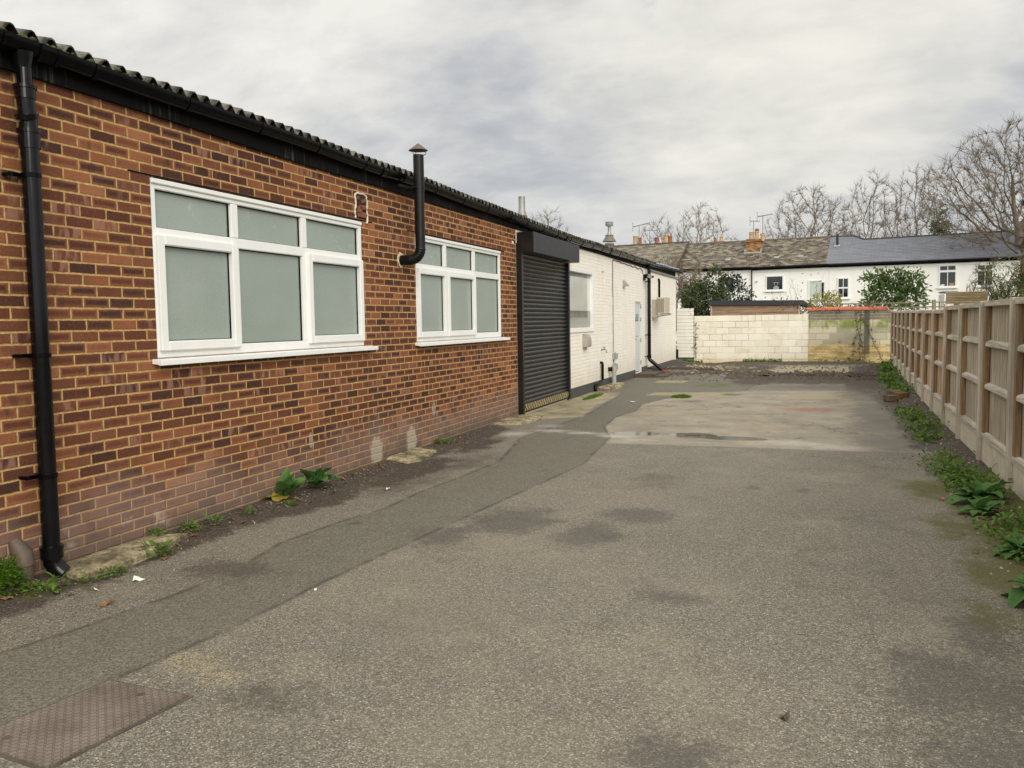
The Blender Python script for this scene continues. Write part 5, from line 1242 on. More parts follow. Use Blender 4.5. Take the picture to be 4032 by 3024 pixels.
def dome_tree(name, lab, loc, h, rx, seed, mat='bark', n=800, step=.42, zlow=.30, r0=.0135, twig=5, shift=0.0, trunk_h=.22, rtop=None, trunkmat=None):
    """bare tree: limbs grow towards points spread through a domed crown"""
    rg = random.Random(seed); o = thing(name, lab, 'tree', loc)
    cz = h*(zlow+(1-zlow)*.45); A = []
    while len(A) < n:
        v = Vector((rg.uniform(-1, 1), rg.uniform(-1, 1), rg.uniform(-1, 1)))
        if v.length > 1 or v.length < .25*rg.random(): continue
        rz = (h-cz) if v.z > 0 else (cz-h*zlow)
        lump = 1+.10*mnoise.noise(v*2.2+Vector((seed, 0, 0)))
        A.append(Vector((v.x*rx*lump+shift*(.5+.5*v.z), v.y*rx*.85*lump, cz+v.z*rz*lump)))
    N = [Vector((0, 0, 0))]; par = [-1]; d = Vector((rg.gauss(0, .04), rg.gauss(0, .04), 1))
    while N[-1].z < h*trunk_h:
        d = (d+Vector((rg.gauss(0, .05), rg.gauss(0, .05), .2))).normalized(); N.append(N[-1]+d*step*1.3); par.append(len(N)-2)
    nt = len(N); dead = {}
    for it in range(75):
        kd = kdtree.KDTree(len(N))
        for i, p in enumerate(N): kd.insert(p, i)
        kd.balance(); acc = {}; keep = []
        for a in A:
            p, i, dist = kd.find(a)
            if dist < step*1.15: continue
            keep.append(a); acc[i] = acc.get(i, Vector())+(a-p).normalized()
        A = keep
        if not acc: break
        grown = 0
        for i, v in acc.items():
            if dead.get(i, 0) > 2 or v.length < 1e-4: continue
            dead[i] = dead.get(i, 0)+1
            q = v.normalized()
            if par[i] >= 0: q = q*.75+(N[i]-N[par[i]]).normalized()*.45
            q = (q+Vector((rg.gauss(0, .16), rg.gauss(0, .16), rg.gauss(0, .12)+.10))).normalized()
            N.append(N[i]+q*step*rg.uniform(.8, 1.1)); par.append(i); grown += 1
        if not grown: break
    k = len(N); r = [0.0]*k; kids = [0]*k
    for i in range(k-1, 0, -1):
        if r[i] == 0: r[i] = r0**2.15
        r[par[i]] += r[i]; kids[par[i]] += 1
    r = [max(x, r0**2.15)**(1/2.15) for x in r]
    if rtop: f = rtop/r[0]; r = [max(r0, x*(1+(f-1)*min(1, (x-r0)/(r[0]-r0)*1.6))) for x in r]
    trunk = MB(); crown = MB(); trunk.tube(N[:nt], r[:nt], 9, cap=False)
    def fr(a, b2, ra, rb, m):
        d_ = (b2-a); 
        if d_.length < 1e-6: return
        d_.normalize(); u = d_.orthogonal().normalized(); w = d_.cross(u); o_ = len(crown.v)
        for c, rr in ((a, ra), (b2, rb)):
            for j in range(m):
                t_ = 6.2832*j/m; crown.v.append(tuple(c+(u*math.cos(t_)+w*math.sin(t_))*rr))
        for j in range(m): crown.f.append((o_+j, o_+(j+1) % m, o_+m+(j+1) % m, o_+m+j))
    tips = []
    for i in range(nt, k):
        fr(N[par[i]], N[i], min(r[par[i]], r[i]*1.5), r[i], 5 if r[i] > .05 else 3)
        if r[i] < .035:
            d0 = (N[i]-N[par[i]]).normalized(); tips.append(tuple(N[i]))
            for _ in range(twig+(2 if kids[i] == 0 else 0)):
                q = (d0+Vector((rg.gauss(0, .6), rg.gauss(0, .6), rg.gauss(.25, .45)))).normalized(); L = rg.uniform(.3, .85)
                b2 = N[i]+q*L*.5; e = b2+(q+Vector((rg.gauss(0, .25), rg.gauss(0, .25), .2))).normalized()*L*.5
                fr(N[i], b2, r0*.8, r0*.65, 3); fr(b2, e, r0*.65, r0*.3, 3)
    TIPS[:] = tips
    trunk.build('trunk', M[trunkmat or mat], o, local=True, smooth=True, fix=False); crown.build('crown', M[mat], o, local=True, smooth=True, fix=False)
    return o
dome_tree('bare_tree', 'distant bare tree just showing over the corrugated roof', (-15.9, 67.9, 0), 10.7, 2.2, 1, 'barkpale', n=420)
dome_tree('bare_tree', 'smaller bare tree, left of the pair behind the raised dark ridge', (-8.0, 76, 0), 10.4, 2.3, 2, 'barkpale', n=450)
dome_tree('bare_tree', 'bare round-headed tree, right of the pair behind the mossy roof', (-4.7, 77.1, 0), 11.7, 2.7, 3, 'barkpale', n=620)
dome_tree('bare_tree', 'wide bare tree rising behind the chimney aerials', (4.4, 80.4, 0), 13.0, 3.9, 4, n=950)
dome_tree('bare_tree', 'tall bare tree behind the stepped slate ridge', (9.6, 82.5, 0), 14.0, 3.0, 5, n=800)
dome_tree('bare_tree', 'slender tall bare tree left of the big mossy trunk', (13.4, 87.2, 0), 15.3, 2.6, 6, n=750)
dome_tree('bare_tree', 'low thin bare tree behind the slate roof vent pipe', (7.0, 90, 0), 9.9, 3.4, 8, 'barkpale', n=420)
BTX, BTY = 16.0, 55.2
bt = dome_tree('big_tree', 'big spreading bare tree with mossy trunk at the end of the slate house', (BTX, BTY, 0), 12.1, 5.4, 11, 'bark', n=1900, step=.36, zlow=.36, r0=.0105, trunk_h=.30, rtop=.5, shift=-.4, trunkmat='barkivy')
BTIPS = list(TIPS)
iv = MB(); rgi = random.Random(4)
for k in range(6): leaf_quads(iv, (rgi.gauss(0, .12), rgi.gauss(0, .12), .8+k*.75), .55, .55, .5, 260, .15, rgi, .3)
iv.build('ivy', M['leafbrown'], bt, local=True, fix=False)
# browner undergrowth and ivy clad tree behind the slate roof
ic = thing('ivy_tree', 'dark ivy covered tree behind the right part of the slate roof', 'tree', (14.2, 76.4, 0))
iv = MB(); leaf_quads(iv, (0, 0, 7.0), .9, .9, 2.9, 2600, .22, rgi, .3); iv.build('crown', M['leafdark'], ic, local=True, fix=False)
t_ = MB(); t_.tube([(0, 0, 0), (0.1, 0, 5), (.1, 0, 9.5)], [.25, .18, .03], 6); t_.build('trunk', M['bark'], ic, local=True)
UND = dict(PRM); UND.update(kids=[8, 6, 6, 5], start=[.05, .1, .1, .1], ang=[(.3, 1.0), (.4, 1.1), (.4, 1.1), (.4, 1.1)])
for i, (x, y, h, sw_, lab) in enumerate([(15.2, 70, 8.2, 1.5, 'tangled brown bush mass left of the big trunk above the slate roof'), (18.6, 69, 8.4, 1.3, 'tangled brown bush mass behind the big mossy trunk')]):
    b_ = bare_tree('brown_thicket', lab, (x, y, 0), h, 30+i, UND, 'barkred', r=.1, sw=sw_, trunkL=.5, cat='bush')
    if i < 2:
        f_ = MB(); leaf_quads(f_, (0, 0, h*.62), 2.6, 1.5, h*.30, 1500, .20, random.Random(60+i), .2, gaps=.05); f_.build('dead_leaves', M['leafbrown'], b_, local=True, fix=False)
sk = random.Random(77)
f_ = MB()
for p_ in sk.sample([q for q in BTIPS if q[2] > 7.5], 60): f_.lathe([(.01, -.14), (.05, -.11), (.06, -.03), (.01, .02)], p_, 5)
f_.build('seed_clusters', M['barkred'], bt, local=True, kind='stuff')

BRB = dict(PRM); BRB.update(minr=.008, wob=.30, up=[.05, .0, -.03, -.03, 0], kids=[9, 8, 7, 5], start=[.1, .1, .1, .1], ang=[(.4, 1.3), (.4, 1.4), (.5, 1.4), (.5, 1.4)], minz=-1)
b_ = bare_tree('bramble_bush', 'twiggy brown leafless bush over the far end of the workshop roof', (-1.75, 40.8, 0), 5.1, 41, BRB, 'barkred', r=.07, sw=.95, trunkL=.45, cat='bush')
shrub('evergreen_shrub', 'large dark evergreen shrub behind the white boarded gate', (.55, 34.9, 0), [((0, 0, 2.1), (.98, .8, 1.0)), ((.38, 0, 2.95), (.5, .5, .75)), ((-.4, 0, 2.5), (.6, .55, .7)), ((-.05, 0, 1.1), (.95, .75, .9))], 8500, .12, 'leafdark', 5, 6, gaps=-.3)
shrub('spiky_bush', 'darker spiky leaved bush right of the evergreen shrub, above the shed roof', (1.55, 36.7, 0), [((0, 0, 2.4), (.75, .6, 1.0)), ((.3, 0, 1.7), (.7, .6, .9)), ((-.1, 0, 3.15), (.42, .35, .45))], 3200, .11, 'leafholly', 6, 5)
shrub('leafy_bush', 'broad leafy bush with gaps against the white slate roofed house', (8.49, 48.3, 0), [((-.95, 0, 2.2), (.75, .4, .8)), ((.95, 0, 2.2), (.75, .4, .8)), ((-.95, 0, 3.35), (.7, .4, .8)), ((.95, 0, 3.3), (.7, .4, .8)), ((0, 0, 2.7), (.9, .4, 1.3)), ((0, 0, 3.6), (.8, .4, .55))], 3300, .21, 'leaflaurel', 7, 7, gaps=.08, shell=.05)
shrub('yellow_bush', 'yellow green bush over the orange coping', (5.0, 36.4, 0), [((0, 0, 1.95), (.65, .4, .6)), ((.3, 0, 2.3), (.4, .3, .35)), ((-.5, 0, 1.8), (.45, .35, .3))], 1900, .10, 'leafyellow', 8, 4)
TW = dict(PRM); TW.update(wob=.16, up=[.05, .08, .06, .04, .03], kids=[10, 8, 6, 5], start=[.02, .1, .1, .1], ang=[(.3, .9), (.3, .8), (.4, .9), (.4, 1.0)])
tb = bare_tree('twiggy_shrub', 'twiggy greenish shrub before the right hand window of the slate roofed house', (13.0, 45.7, 0), 4.75, 51, TW, 'barkivy', r=.06, sw=1.5, trunkL=.5, cat='shrub')
f_ = MB(); leaf_quads(f_, (.1, 0, 2.9), 1.35, .7, 1.45, 1000, .11, random.Random(9), .1, gaps=.05); f_.build('foliage', M['leaflaurel'], tb, local=True, fix=False)
SP = dict(PRM); SP.update(wob=.12, up=[.12, .12, .1], kids=[4, 3, 0], start=[.35, .3, .2], ang=[(.3, .7), (.3, .8), (.4, 1)], len=[.45, .5, .5], minr=.008)
for i, (x, y, h, lab) in enumerate([(4.05, 37, 3.45, 'bare sapling stems left of the low window of the mossy roofed house'), (4.75, 37.5, 3.6, 'tall single bare stem before the low window'), (2.15, 37.3, 2.75, 'low reddish sapling just above the shed roof, left one'), (3.0, 37.2, 2.75, 'low reddish sapling above the middle of the shed roof'), (3.45, 37.3, 2.7, 'low reddish sapling above the right end of the shed roof')]):
    o = bare_tree('sapling', lab, (x, y, 0), h, 70+i, SP, 'barkred', r=.02, lvl=2, trunkL=.75, cat='sapling', sw=.8)
    f_ = MB(); rg = random.Random(90+i)
    for k in range(26):
        zc = h*rg.uniform(.62, 1.0); leaf_quads(f_, (rg.gauss(0, .10), rg.gauss(0, .1), zc), .05, .05, .05, 1, .09, rg)
    f_.build('leaves', M['leafbrown'], o, local=True, fix=False)
bb = MB(); rg = random.Random(31)
for k in range(16):
    x = rg.uniform(4.3, 6.4); L = rg.uniform(.5, 1.1); s = rg.choice((-1, 1)); z0 = rg.uniform(1.75, 1.95)
    bb.tube([(x, 31.9, 1.2), (x+s*L*.25, 31.75, z0+.18), (x+s*L*.6, 31.55, z0+.22), (x+s*L, 31.40, z0-.05)], .006, 4, cap=False)
    for q in range(14):
        f = rg.random(); leaf_quads(bb, (x+s*L*f, 31.8-.4*f, z0+.15*math.sin(3*f)), .06, .06, .06, 1, .07, rg)
tag(bb.build('bramble', M['leafbrown'], fix=False), 'straggling brambles trailing over the orange tile coping', 'bramble')
vi = thing('climbing_ivy', 'thin ivy climbing the mossy block wall near the fence end', 'ivy', (6.2, 31.45, 0))
st = MB(); lf = MB(); rg = random.Random(8)
for (x0, x1, z1) in ((6.05, 6.15, 1.7), (6.3, 5.95, 1.95), (6.9, 6.1, 1.7), (5.85, 6.0, 1.0)):
    pts = [(x0+(x1-x0)*k/8+rg.gauss(0, .03), 31.465, .02+z1*k/8) for k in range(9)]; st.tube(pts, .008, 4)
    for p in pts:
        for q in range(5): leaf_quads(lf, (p[0]+rg.gauss(0, .05), 31.45, p[2]+rg.gauss(0, .06)), .04, .012, .04, 1, .08, rg)
st.build('stem', M['bark'], vi); lf.build('leaves', M['leafdark'], vi, fix=False)
vi = thing('climbing_ivy', 'thin dark ivy on the left edge of the cream block wall by the gate', 'ivy', (.6, 31.45, 0))
lf = MB(); st = MB(); st.tube([(.62, 31.48, .2), (.6, 31.48, .9), (.64, 31.48, 1.5)], .006, 4)
for k in range(70): leaf_quads(lf, (.62+rg.gauss(0, .04), 31.47, rg.uniform(.25, 1.55) if k > 30 else rg.uniform(.25, 1.0)), .03, .01, .03, 1, .06, rg)
for k in range(16): leaf_quads(lf, (.35+rg.uniform(0, .2), 31.46, 1.98-rg.uniform(0, .35)*(k % 3)), .03, .01, .03, 1, .05, rg)
st.build('stem', M['bark'], vi); lf.build('leaves', M['leafholly'], vi, fix=False)

# ------------------------------------------------------------------ plants on the yard
def blade(mb, base, az, L, w, lift, droop, rg, n=6, cup=.25):
    """one broad leaf as a curved strip with a sunken midrib"""
    d = Vector((math.cos(az), math.sin(az), 0)); sd_ = Vector((-d.y, d.x, 0)); p = Vector(base); ang = lift; vs = []; tw = rg.uniform(-.5, .5)
    for k in range(n+1):
        f = k/n; ww = w*.5*(math.sin(math.pi*min(1, .06+f*.94))**.8)*(1.0 if f < .98 else .1)
        ww = max(ww, w*.04)
        up = Vector((-d.x*math.sin(ang), -d.y*math.sin(ang), math.cos(ang))); s2 = (sd_*math.cos(tw*f)+up*math.sin(tw*f)).normalized()
        rip = .05*w*math.sin(f*14+az)
        vs += [p+s2*ww+up*(ww*cup+rip), p, p-s2*ww+up*(ww*cup-rip)]
        p = p+(d*math.cos(ang)+Vector((0, 0, 1))*math.sin(ang))*(L/n); ang -= droop/n
    fs = []
    for k in range(n): a = 3*k; fs += [(a, a+1, a+4, a+3), (a+1, a+2, a+5, a+4)]
    mb.add(vs, fs)
def rosette(name, lab, loc, n, L, w, seed, mat='leafplant', lift=(.3, 1.2), droop=(.6, 1.5), yel=0, cat='plant', az=(0, 6.283)):
    rg = random.Random(seed); o = thing(name, lab, cat, loc); mb = MB(); my = MB()
    for k in range(n):
        t_ = my if k < yel else mb
        a = az[0]+(az[1]-az[0])*(k+rg.random()*.7)/n; l = L*rg.uniform(.65, 1.1)
        blade(t_, (rg.gauss(0, .012), rg.gauss(0, .012), .01), a*1.0+rg.uniform(-.2, .2), l, w*rg.uniform(.75, 1.1), (.12 if k < yel else rg.uniform(*lift)), (.4 if k < yel else rg.uniform(*droop)), rg)
    mb.build('leaves', M[mat], o, local=True, smooth=True, fix=False)
    if yel: my.build('yellow_leaves', M['leafyel'], o, local=True, smooth=True, fix=False)
    return o
gzz = lambda x, y: float(gz(x, y))
rosette('leafy_plant', 'broad leaved green plant with yellowed lower leaves against the brick wall', (.11, 6.52, gzz(.11, 6.52)), 12, .27, .15, 1, yel=2, az=(-2.2, 2.0), lift=(.7, 1.4), droop=(.2, .9))
rosette('leafy_plant', 'broad leaved dark green plant right of the yellowing one by the brick wall', (.13, 6.98, gzz(.13, 6.98)), 12, .26, .15, 2, az=(-2.2, 2.2), lift=(.5, 1.3), droop=(.3, 1.0))
for i, (x, y, n, L, w, lab) in enumerate([(5.76, 5.28, 11, .30, .17, 'large dark leaved weed nearest the camera at the right edge'), (5.86, 6.3, 10, .25, .12, 'leafy weed second from the front along the right edge'),
                                          (5.92, 7.95, 13, .30, .15, 'big leafy weed against the gravel board below the first whole panel'), (5.84, 7.5, 10, .24, .13, 'small leafy weed just in front of the big one at the fence foot')]):
    rosette('leafy_weed', lab, (x, y, gzz(x, y)), n, L, w, 20+i, droop=(.8, 1.9))
def weed(name, lab, loc, r, h, n, size, seed, mat='leafweed', cat='weed', group=None):
    rg = random.Random(seed); o = thing(name, lab, cat, loc, 0, group); mb = MB(); st = MB()
    for k in range(n):
        a = rg.uniform(0, 6.28); q = r*math.sqrt(rg.random()); z_ = h*rg.uniform(.1, 1)*(1-.5*q/r)
        blade(mb, (q*math.cos(a), q*math.sin(a), z_), a+rg.uniform(-1, 1), size*rg.uniform(.6, 1.3), size*.55, rg.uniform(-.1, .9), rg.uniform(.2, 1.2), rg, 3)
    for k in range(max(3, n//14)):
        a = rg.uniform(0, 6.28); q = r*rg.random(); st.tube([(0, 0, 0), (q*.6*math.cos(a), q*.6*math.sin(a), h*.5), (q*math.cos(a), q*math.sin(a), h*.9)], .0025, 4, cap=False)
    mb.build('leaves', M[mat], o, local=True, smooth=True, fix=False); st.build('stem', M[mat], o, local=True, fix=False)
    return o
weed('feathery_weed', 'bright green feathery clump at the wall foot on the far left edge', (.06, 3.66, .06), .16, .24, 700, .030, 1, 'leafbright')
for i, (x, y, r, h, n, s, lab) in enumerate([
        (.33, 3.83, .06, .10, 12, .07, 'pale round leaved weed just in front of the downpipe shoe'), (.25, 3.78, .09, .06, 70, .03, 'low fine leaved weed left of the pale round leaved one'),
        (.40, 4.02, .06, .08, 16, .045, 'small upright weed before the crumbling slab edge'), (.37, 4.22, .09, .06, 90, .03, 'flat bushy weed by the white paper scrap'),
        (.33, 4.66, .11, .10, 80, .05, 'largest weed clump, growing over the slab far corner'), (.06, 4.98, .07, .09, 60, .035, 'small green weed in the wall joint above the slab'),
        (.12, 5.25, .08, .08, 60, .035, 'scrubby weed just past the far end of the near slab'), (.20, 5.46, .07, .10, 12, .06, 'single sprig with upright leaves in the dirt, third past the slab'),
        (.22, 5.86, .05, .06, 14, .05, 'tiny sprig in the dirt before the broad leaved plants'), (.32, 6.28, .05, .05, 30, .03, 'tiny pale green seedling in front of the broad leaved plants'),
        (.10, 10.05, .12, .06, 120, .03, 'low green weed at the wall foot under the second window'), (.25, 13.0, .14, .06, 110, .04, 'low weed growing on the concrete at the shutter foot'), (.17, 8.95, .06, .05, 40, .03, 'weed on the corner of the second slab')]):
    weed('small_weed', lab, (x, y, gzz(x, y)), r, h, n, s, 40+i)
def tuft(name, lab, loc, rx, ry, h, n, seed):
    rg = random.Random(seed); mb = MB()
    for k in range(n):
        a = rg.uniform(0, 6.28); q = math.sqrt(rg.random()); x, y = loc[0]+rx*q*math.cos(a), loc[1]+ry*q*math.sin(a)
        hh = h*rg.uniform(.5, 1)*(1-.4*q); b2 = rg.uniform(0, 6.28); w = .005; l = Vector((math.cos(b2)*hh*.5, math.sin(b2)*hh*.5, hh))
        mb.add([(x-w, y, loc[2]-.005), (x+w, y, loc[2]-.005), (x+l.x*.5, y+l.y*.5, loc[2]+hh*.7), (x+l.x, y+l.y, loc[2]+hh)], [(0, 1, 2), (0, 2, 3)])
    return tag(mb.build(name, M['leafbright'], fix=False), lab, 'grass tuft')
tuft('grass_tuft', 'isolated green grass tuft on the pale concrete in the middle of the yard', (2.1, 17.4, .05), .20, .25, .09, 500, 1)
tuft('grass_tuft', 'long thin grass tuft along the joint before the white wall', (.34, 17.2, .05), .10, .8, .07, 500, 2)
# fence foot weeds: a continuous band of small growth
wd = MB(); rg = random.Random(15)
for (y0, x0, n, h, sz) in [(6.5, 5.92, 260, .10, .045), (8.3, 5.92, 520, .16, .045), (8.9, 5.92, 520, .16, .05), (9.4, 5.88, 420, .12, .05), (10.2, 5.88, 200, .10, .045), (12.0, 5.98, 420, .12, .05), (13.0, 6.02, 360, .14, .055), (14.2, 6.05, 360, .12, .06), (15.2, 6.0, 240, .10, .06), (18.9, 6.25, 420, .16, .07), (20.4, 6.3, 360, .14, .07), (22.3, 6.35, 400, .15, .08), (23.6, 6.4, 420, .16, .08), (26.5, 6.6, 420, .16, .09), (28.8, 6.75, 300, .18, .09), (7.0, 5.96, 300, .12, .05), (6.1, 5.98, 300, .12, .05)]:
    for k in range(int(n*.55)):
        y = y0+rg.gauss(0, .24); x = min(fence_x(y)-.02, x0+rg.gauss(0, .11)); z_ = gzz(x, y)
        blade(wd, (x, y, z_+h*rg.random()*rg.random()), rg.uniform(0, 6.28), sz*rg.uniform(.6, 1.5), sz*.6, rg.uniform(0, 1.2), rg.uniform(.2, 1.2), rg, 3)
for (x0, x1, n) in ((2.3, 3.6, 420), (.2, .9, 200), (4.6, 6.6, 120)):
    for k in range(n):
        x = rg.uniform(x0, x1); y = 31.3-abs(rg.gauss(0, .12)); blade(wd, (x, y, gzz(x, y)+.1*rg.random()*rg.random()), rg.uniform(0, 6.28), .07, .035, rg.uniform(0, 1.2), .6, rg, 3)
o = wd.build('weeds', M['leafweed'], smooth=True, fix=False, kind='stuff'); tag(o, 'green weeds growing along the foot of the fence and rear wall', 'weeds')
dl = MB(); rg = random.Random(61)
for k in range(520):
    if k < 340: y = rg.uniform(4.5, 27); x = fence_x(y)-.05-abs(rg.gauss(0, .22))
    else: y = rg.uniform(3.4, 11); x = .06+abs(rg.gauss(0, .16))
    blade(dl, (x, y, gzz(x, y)+.004), rg.uniform(0, 6.28), rg.uniform(.03, .09), rg.uniform(.012, .035), rg.uniform(-.05, .5), rg.uniform(-.3, .9), rg, 3)
o = dl.build('leaf_litter', M['deadleaf'], smooth=True, fix=False, kind='stuff'); tag(o, 'dead brown leaves caught along the fence foot and brick wall foot', 'leaf litter')
# dirt crumbs, chips and rubble
gr = MB(); rg = random.Random(16)
def crumb(x, y, r, z=None):
    z = gzz(x, y) if z is None else z
    a = rg.uniform(0, 6.28); c, s = math.cos(a), math.sin(a); q = [rg.uniform(.6, 1.2) for _ in range(5)]
    gr.add([(x+r*q[0]*c, y+r*q[0]*s, z-.001), (x-r*q[1]*s, y+r*q[1]*c, z-.001), (x-r*q[2]*c, y-r*q[2]*s, z-.001), (x+r*q[3]*s, y-r*q[3]*c, z-.001), (x+r*.2*c, y+r*.2*s, z+r*.7*q[4])],
           [(0, 1, 4), (1, 2, 4), (2, 3, 4), (3, 0, 4)])
for k in range(700):
    x, y = rg.uniform(.05, 6.0), rg.uniform(2.2, 12); crumb(x, y, rg.choice((.003, .004, .005, .007)))
for k in range(420):
    y = rg.uniform(2.5, 12); x = .05+abs(rg.gauss(0, .22)); crumb(x, y, rg.choice((.004, .006, .009)))
for k in range(900):
    y = rg.uniform(4, 24); x = fence_x(y)-.03-abs(rg.gauss(0, .25)); crumb(x, y, rg.choice((.004, .006, .010, .016)))
for k in range(120):
    y = rg.uniform(10.5, 20); x = rg.uniform(.6, 5.6); crumb(x, y, rg.choice((.006, .01)))
o = gr.build('gravel', M['stone'], fix=False, kind='stuff'); tag(o, 'pale stone chips scattered over the asphalt', 'gravel')
gr = MB()
for k in range(1100):
    y = rg.uniform(22, 31.2); x = rg.uniform(.6, 6.5); crumb(x, y, rg.choice((.015, .03, .05)))
for k in range(900):
    x = rg.uniform(2.4, 6.2); y = rg.uniform(22.8, 24.7)+.12*math.sin(x*3); crumb(x, y, rg.choice((.02, .04, .07, .11)))
for k in range(260):
    x = rg.uniform(.4, 6.3); y = 24.75+rg.gauss(0, .1)+.1*math.sin(x*4.3); crumb(x, y, rg.choice((.04, .07, .12)))
o = gr.build('rubble', M['earth'], fix=False, kind='stuff'); tag(o, 'dark earth and rubble heaped along the back of the yard', 'rubble')
gr = MB()
for k in range(150):
    f = rg.random(); x = 1.1+1.3*f+rg.gauss(0, .25); y = 25.2+2.6*f+rg.gauss(0, .4); crumb(x, y, rg.choice((.03, .05, .08)))
for k in range(60): crumb(rg.uniform(.6, 1.7), 25.0+rg.gauss(0, .12), rg.choice((.02, .04)))
o = gr.build('rubble', M['conc'], fix=False, kind='stuff'); tag(o, 'pale broken concrete lumps before the cream block wall', 'rubble')

def slab(name, lab, poly, h, mat, seed, z0=None, cat='slab'):
    rg = random.Random(seed); P = []
    n = len(poly)
    for i in range(n):
        a, b2 = poly[i], poly[(i+1) % n]; k = max(2, int(math.dist(a, b2)/.06))
        for j in range(k): P.append((a[0]+(b2[0]-a[0])*j/k+rg.gauss(0, .008), a[1]+(b2[1]-a[1])*j/k+rg.gauss(0, .008)))
    cx = sum(p[0] for p in P)/len(P); cy = sum(p[1] for p in P)/len(P); z0 = G0 if z0 is None else z0
    mb = MB(); m = len(P); vs = [(x, y, z0-.05) for x, y in P]+[(x, y, z0+h*.7) for x, y in P]
    rings = [.9, .6, .3]
    for f in rings: vs += [(cx+(x-cx)*f, cy+(y-cy)*f, z0+h+rg.gauss(0, h*.08)) for x, y in P]
    vs.append((cx, cy, z0+h)); fs = []
    for r in range(4): fs += [(r*m+i, r*m+(i+1) % m, (r+1)*m+(i+1) % m, (r+1)*m+i) for i in range(m)]
    fs += [(4*m+i, 4*m+(i+1) % m, 5*m) for i in range(m)]
    mb.add(vs, fs)
    return tag(mb.build(name, M[mat], smooth='auto'), lab, cat)
slab('concrete_slab', 'crumbling mossy concrete slab at the wall foot beside the near downpipe', [(.02, 4.12), (.30, 4.02), (.36, 4.25), (.34, 4.75), (.22, 5.1), (.02, 5.0)], .055, 'conc', 1, .06)
slab('concrete_slab', 'small concrete slab at the wall foot between the two brick windows', [(.02, 8.62), (.34, 8.55), (.42, 8.9), (.3, 9.4), (.02, 9.45)], .045, 'conc', 2, .06)
slab('concrete_slab', 'broken concrete slab edge at the foot of the shutter frame', [(.02, 12.0), (.42, 12.3), (.5, 13.0), (.4, 13.45), (.02, 13.3)], .05, 'conc', 3, .05)
slab('concrete_slab', 'rough concrete lump under the grey pipe stub', [(.02, 18.75), (.32, 18.7), (.42, 19.6), (.3, 20.4), (.02, 20.4)], .075, 'conc', 4, .05)
ds = MB(); ds.box(.01, .55, 23.2, 24.6, .02, .15); ds.box(.55, .85, 23.3, 24.5, .02, .09)
tag(ds.build('door_step', simple('dark_step', srgb(84, 72, 60), .9, .3, 7, bump=.5), bevel=.012), 'dark stepped doorstep before the pale grey door', 'step')
bk = MB(); bk.obox((.58, 24.95, .13), (.09, .03, 0), (-.02, .05, 0), (0, .01, .035)); tag(bk.build('broken_brick', M['redbrick'], bevel=.01), 'broken orange red brick at the foot of the far downpipe', 'brick')

# chequer plate cover with frame gap
mc = thing('access_cover', 'rusty chequer plate access cover set in the asphalt', 'access cover', (1.81, 2.58, G0))
b_ = MB(); q = [(1.63, 2.91), (2.08, 2.88), (2.0, 2.24), (1.54, 2.30)]; b_.prism(q, G0-.01, G0+.010); b_.build('plate', M['plate'], mc, bevel=.002)
b_ = MB(); e = .012; q2 = [(1.615, 2.925), (2.097, 2.892), (2.013, 2.225), (1.522, 2.287)]; b_.prism(q2, G0-.01, G0+.004); b_.build('frame', M['earth'], mc)
for (x, y) in ((1.88, 2.83), (1.67, 2.36)): 
    b_ = MB(); b_.lathe([(.016, 0), (.016, .0015)], (x, y, G0+.0103), 12); b_.build('lifting_hole', M['earth'], mc)
dg = thing('drain_grate', 'small rusty drain grate in the puddle on the pale concrete', 'drain', (3.05, 11.75, G0))
b_ = MB(); b_.box(2.96, 3.15, 11.66, 11.86, G0-.01, G0+.006); b_.build('frame', M['rust'], dg)
b_ = MB()
for k in range(7): b_.box(2.972+k*.025, 2.984+k*.025, 11.675, 11.845, G0+.0065, G0+.011)
b_.build('bars', M['rust'], dg)

# litter
rg = random.Random(5)
def scrap(name, lab, x, y, L, w, mat, seed, h=.02, cat='litter'):
    r_ = random.Random(seed); n = 9; z0 = gzz(x, y)+.004; a0 = r_.uniform(0, 6.28); mb = MB()
    P = [(L*.5*math.cos(2*math.pi*k/n)*r_.uniform(.65, 1.1), w*.5*math.sin(2*math.pi*k/n)*r_.uniform(.6, 1.15)) for k in range(n)]
    c, s = math.cos(a0), math.sin(a0); R2 = lambda p: (x+p[0]*c-p[1]*s, y+p[0]*s+p[1]*c)
    top = [(*R2(p), z0+h*r_.random()) for p in P]; bot = [(t[0], t[1], t[2]-.003) for t in top]
    mb.add(top+bot+[(x, y, z0+h*.6), (x, y, z0+h*.6-.003)], [(i, (i+1) % n, 2*n) for i in range(n)]+[((i+1) % n+n, i+n, 2*n+1) for i in range(n)]+[(i, i+n, (i+1) % n+n, (i+1) % n) for i in range(n)])
    return tag(mb.build(name, M[mat], fix=False), lab, cat)
scrap('paper_scrap', 'torn white scrap lying in the dirt near the downpipe', .63, 4.17, .085, .06, 'paper', 1, .03)
scrap('plastic_shard', 'slim white shard below the white scrap', .54, 3.93, .06, .02, 'paper', 2)
scrap('dead_leaf', 'curled brown leaf with pale edge nearest the weeds', .80, 3.74, .11, .05, 'deadleaf', 3, .025)
scrap('dead_leaf', 'orange brown dead leaf by the large weed clump', .46, 4.60, .09, .03, 'deadleaf', 4)
scrap('dead_leaf', 'brown dead leaf under the feathery green clump', .22, 3.60, .08, .05, 'deadleaf', 5)
scrap('paper_scrap', 'small white scrap on the dark dirt past the broad leaved plants', .79, 7.2, .07, .04, 'paper', 6)
scrap('plastic_shard', 'white chip on the seam of the dark strip', 1.80, 4.32, .045, .02, 'paper', 7, .006)
scrap('dead_leaf', 'single dark leaf on the open asphalt at lower right', 4.48, 3.42, .06, .04, 'earth', 8, .02)
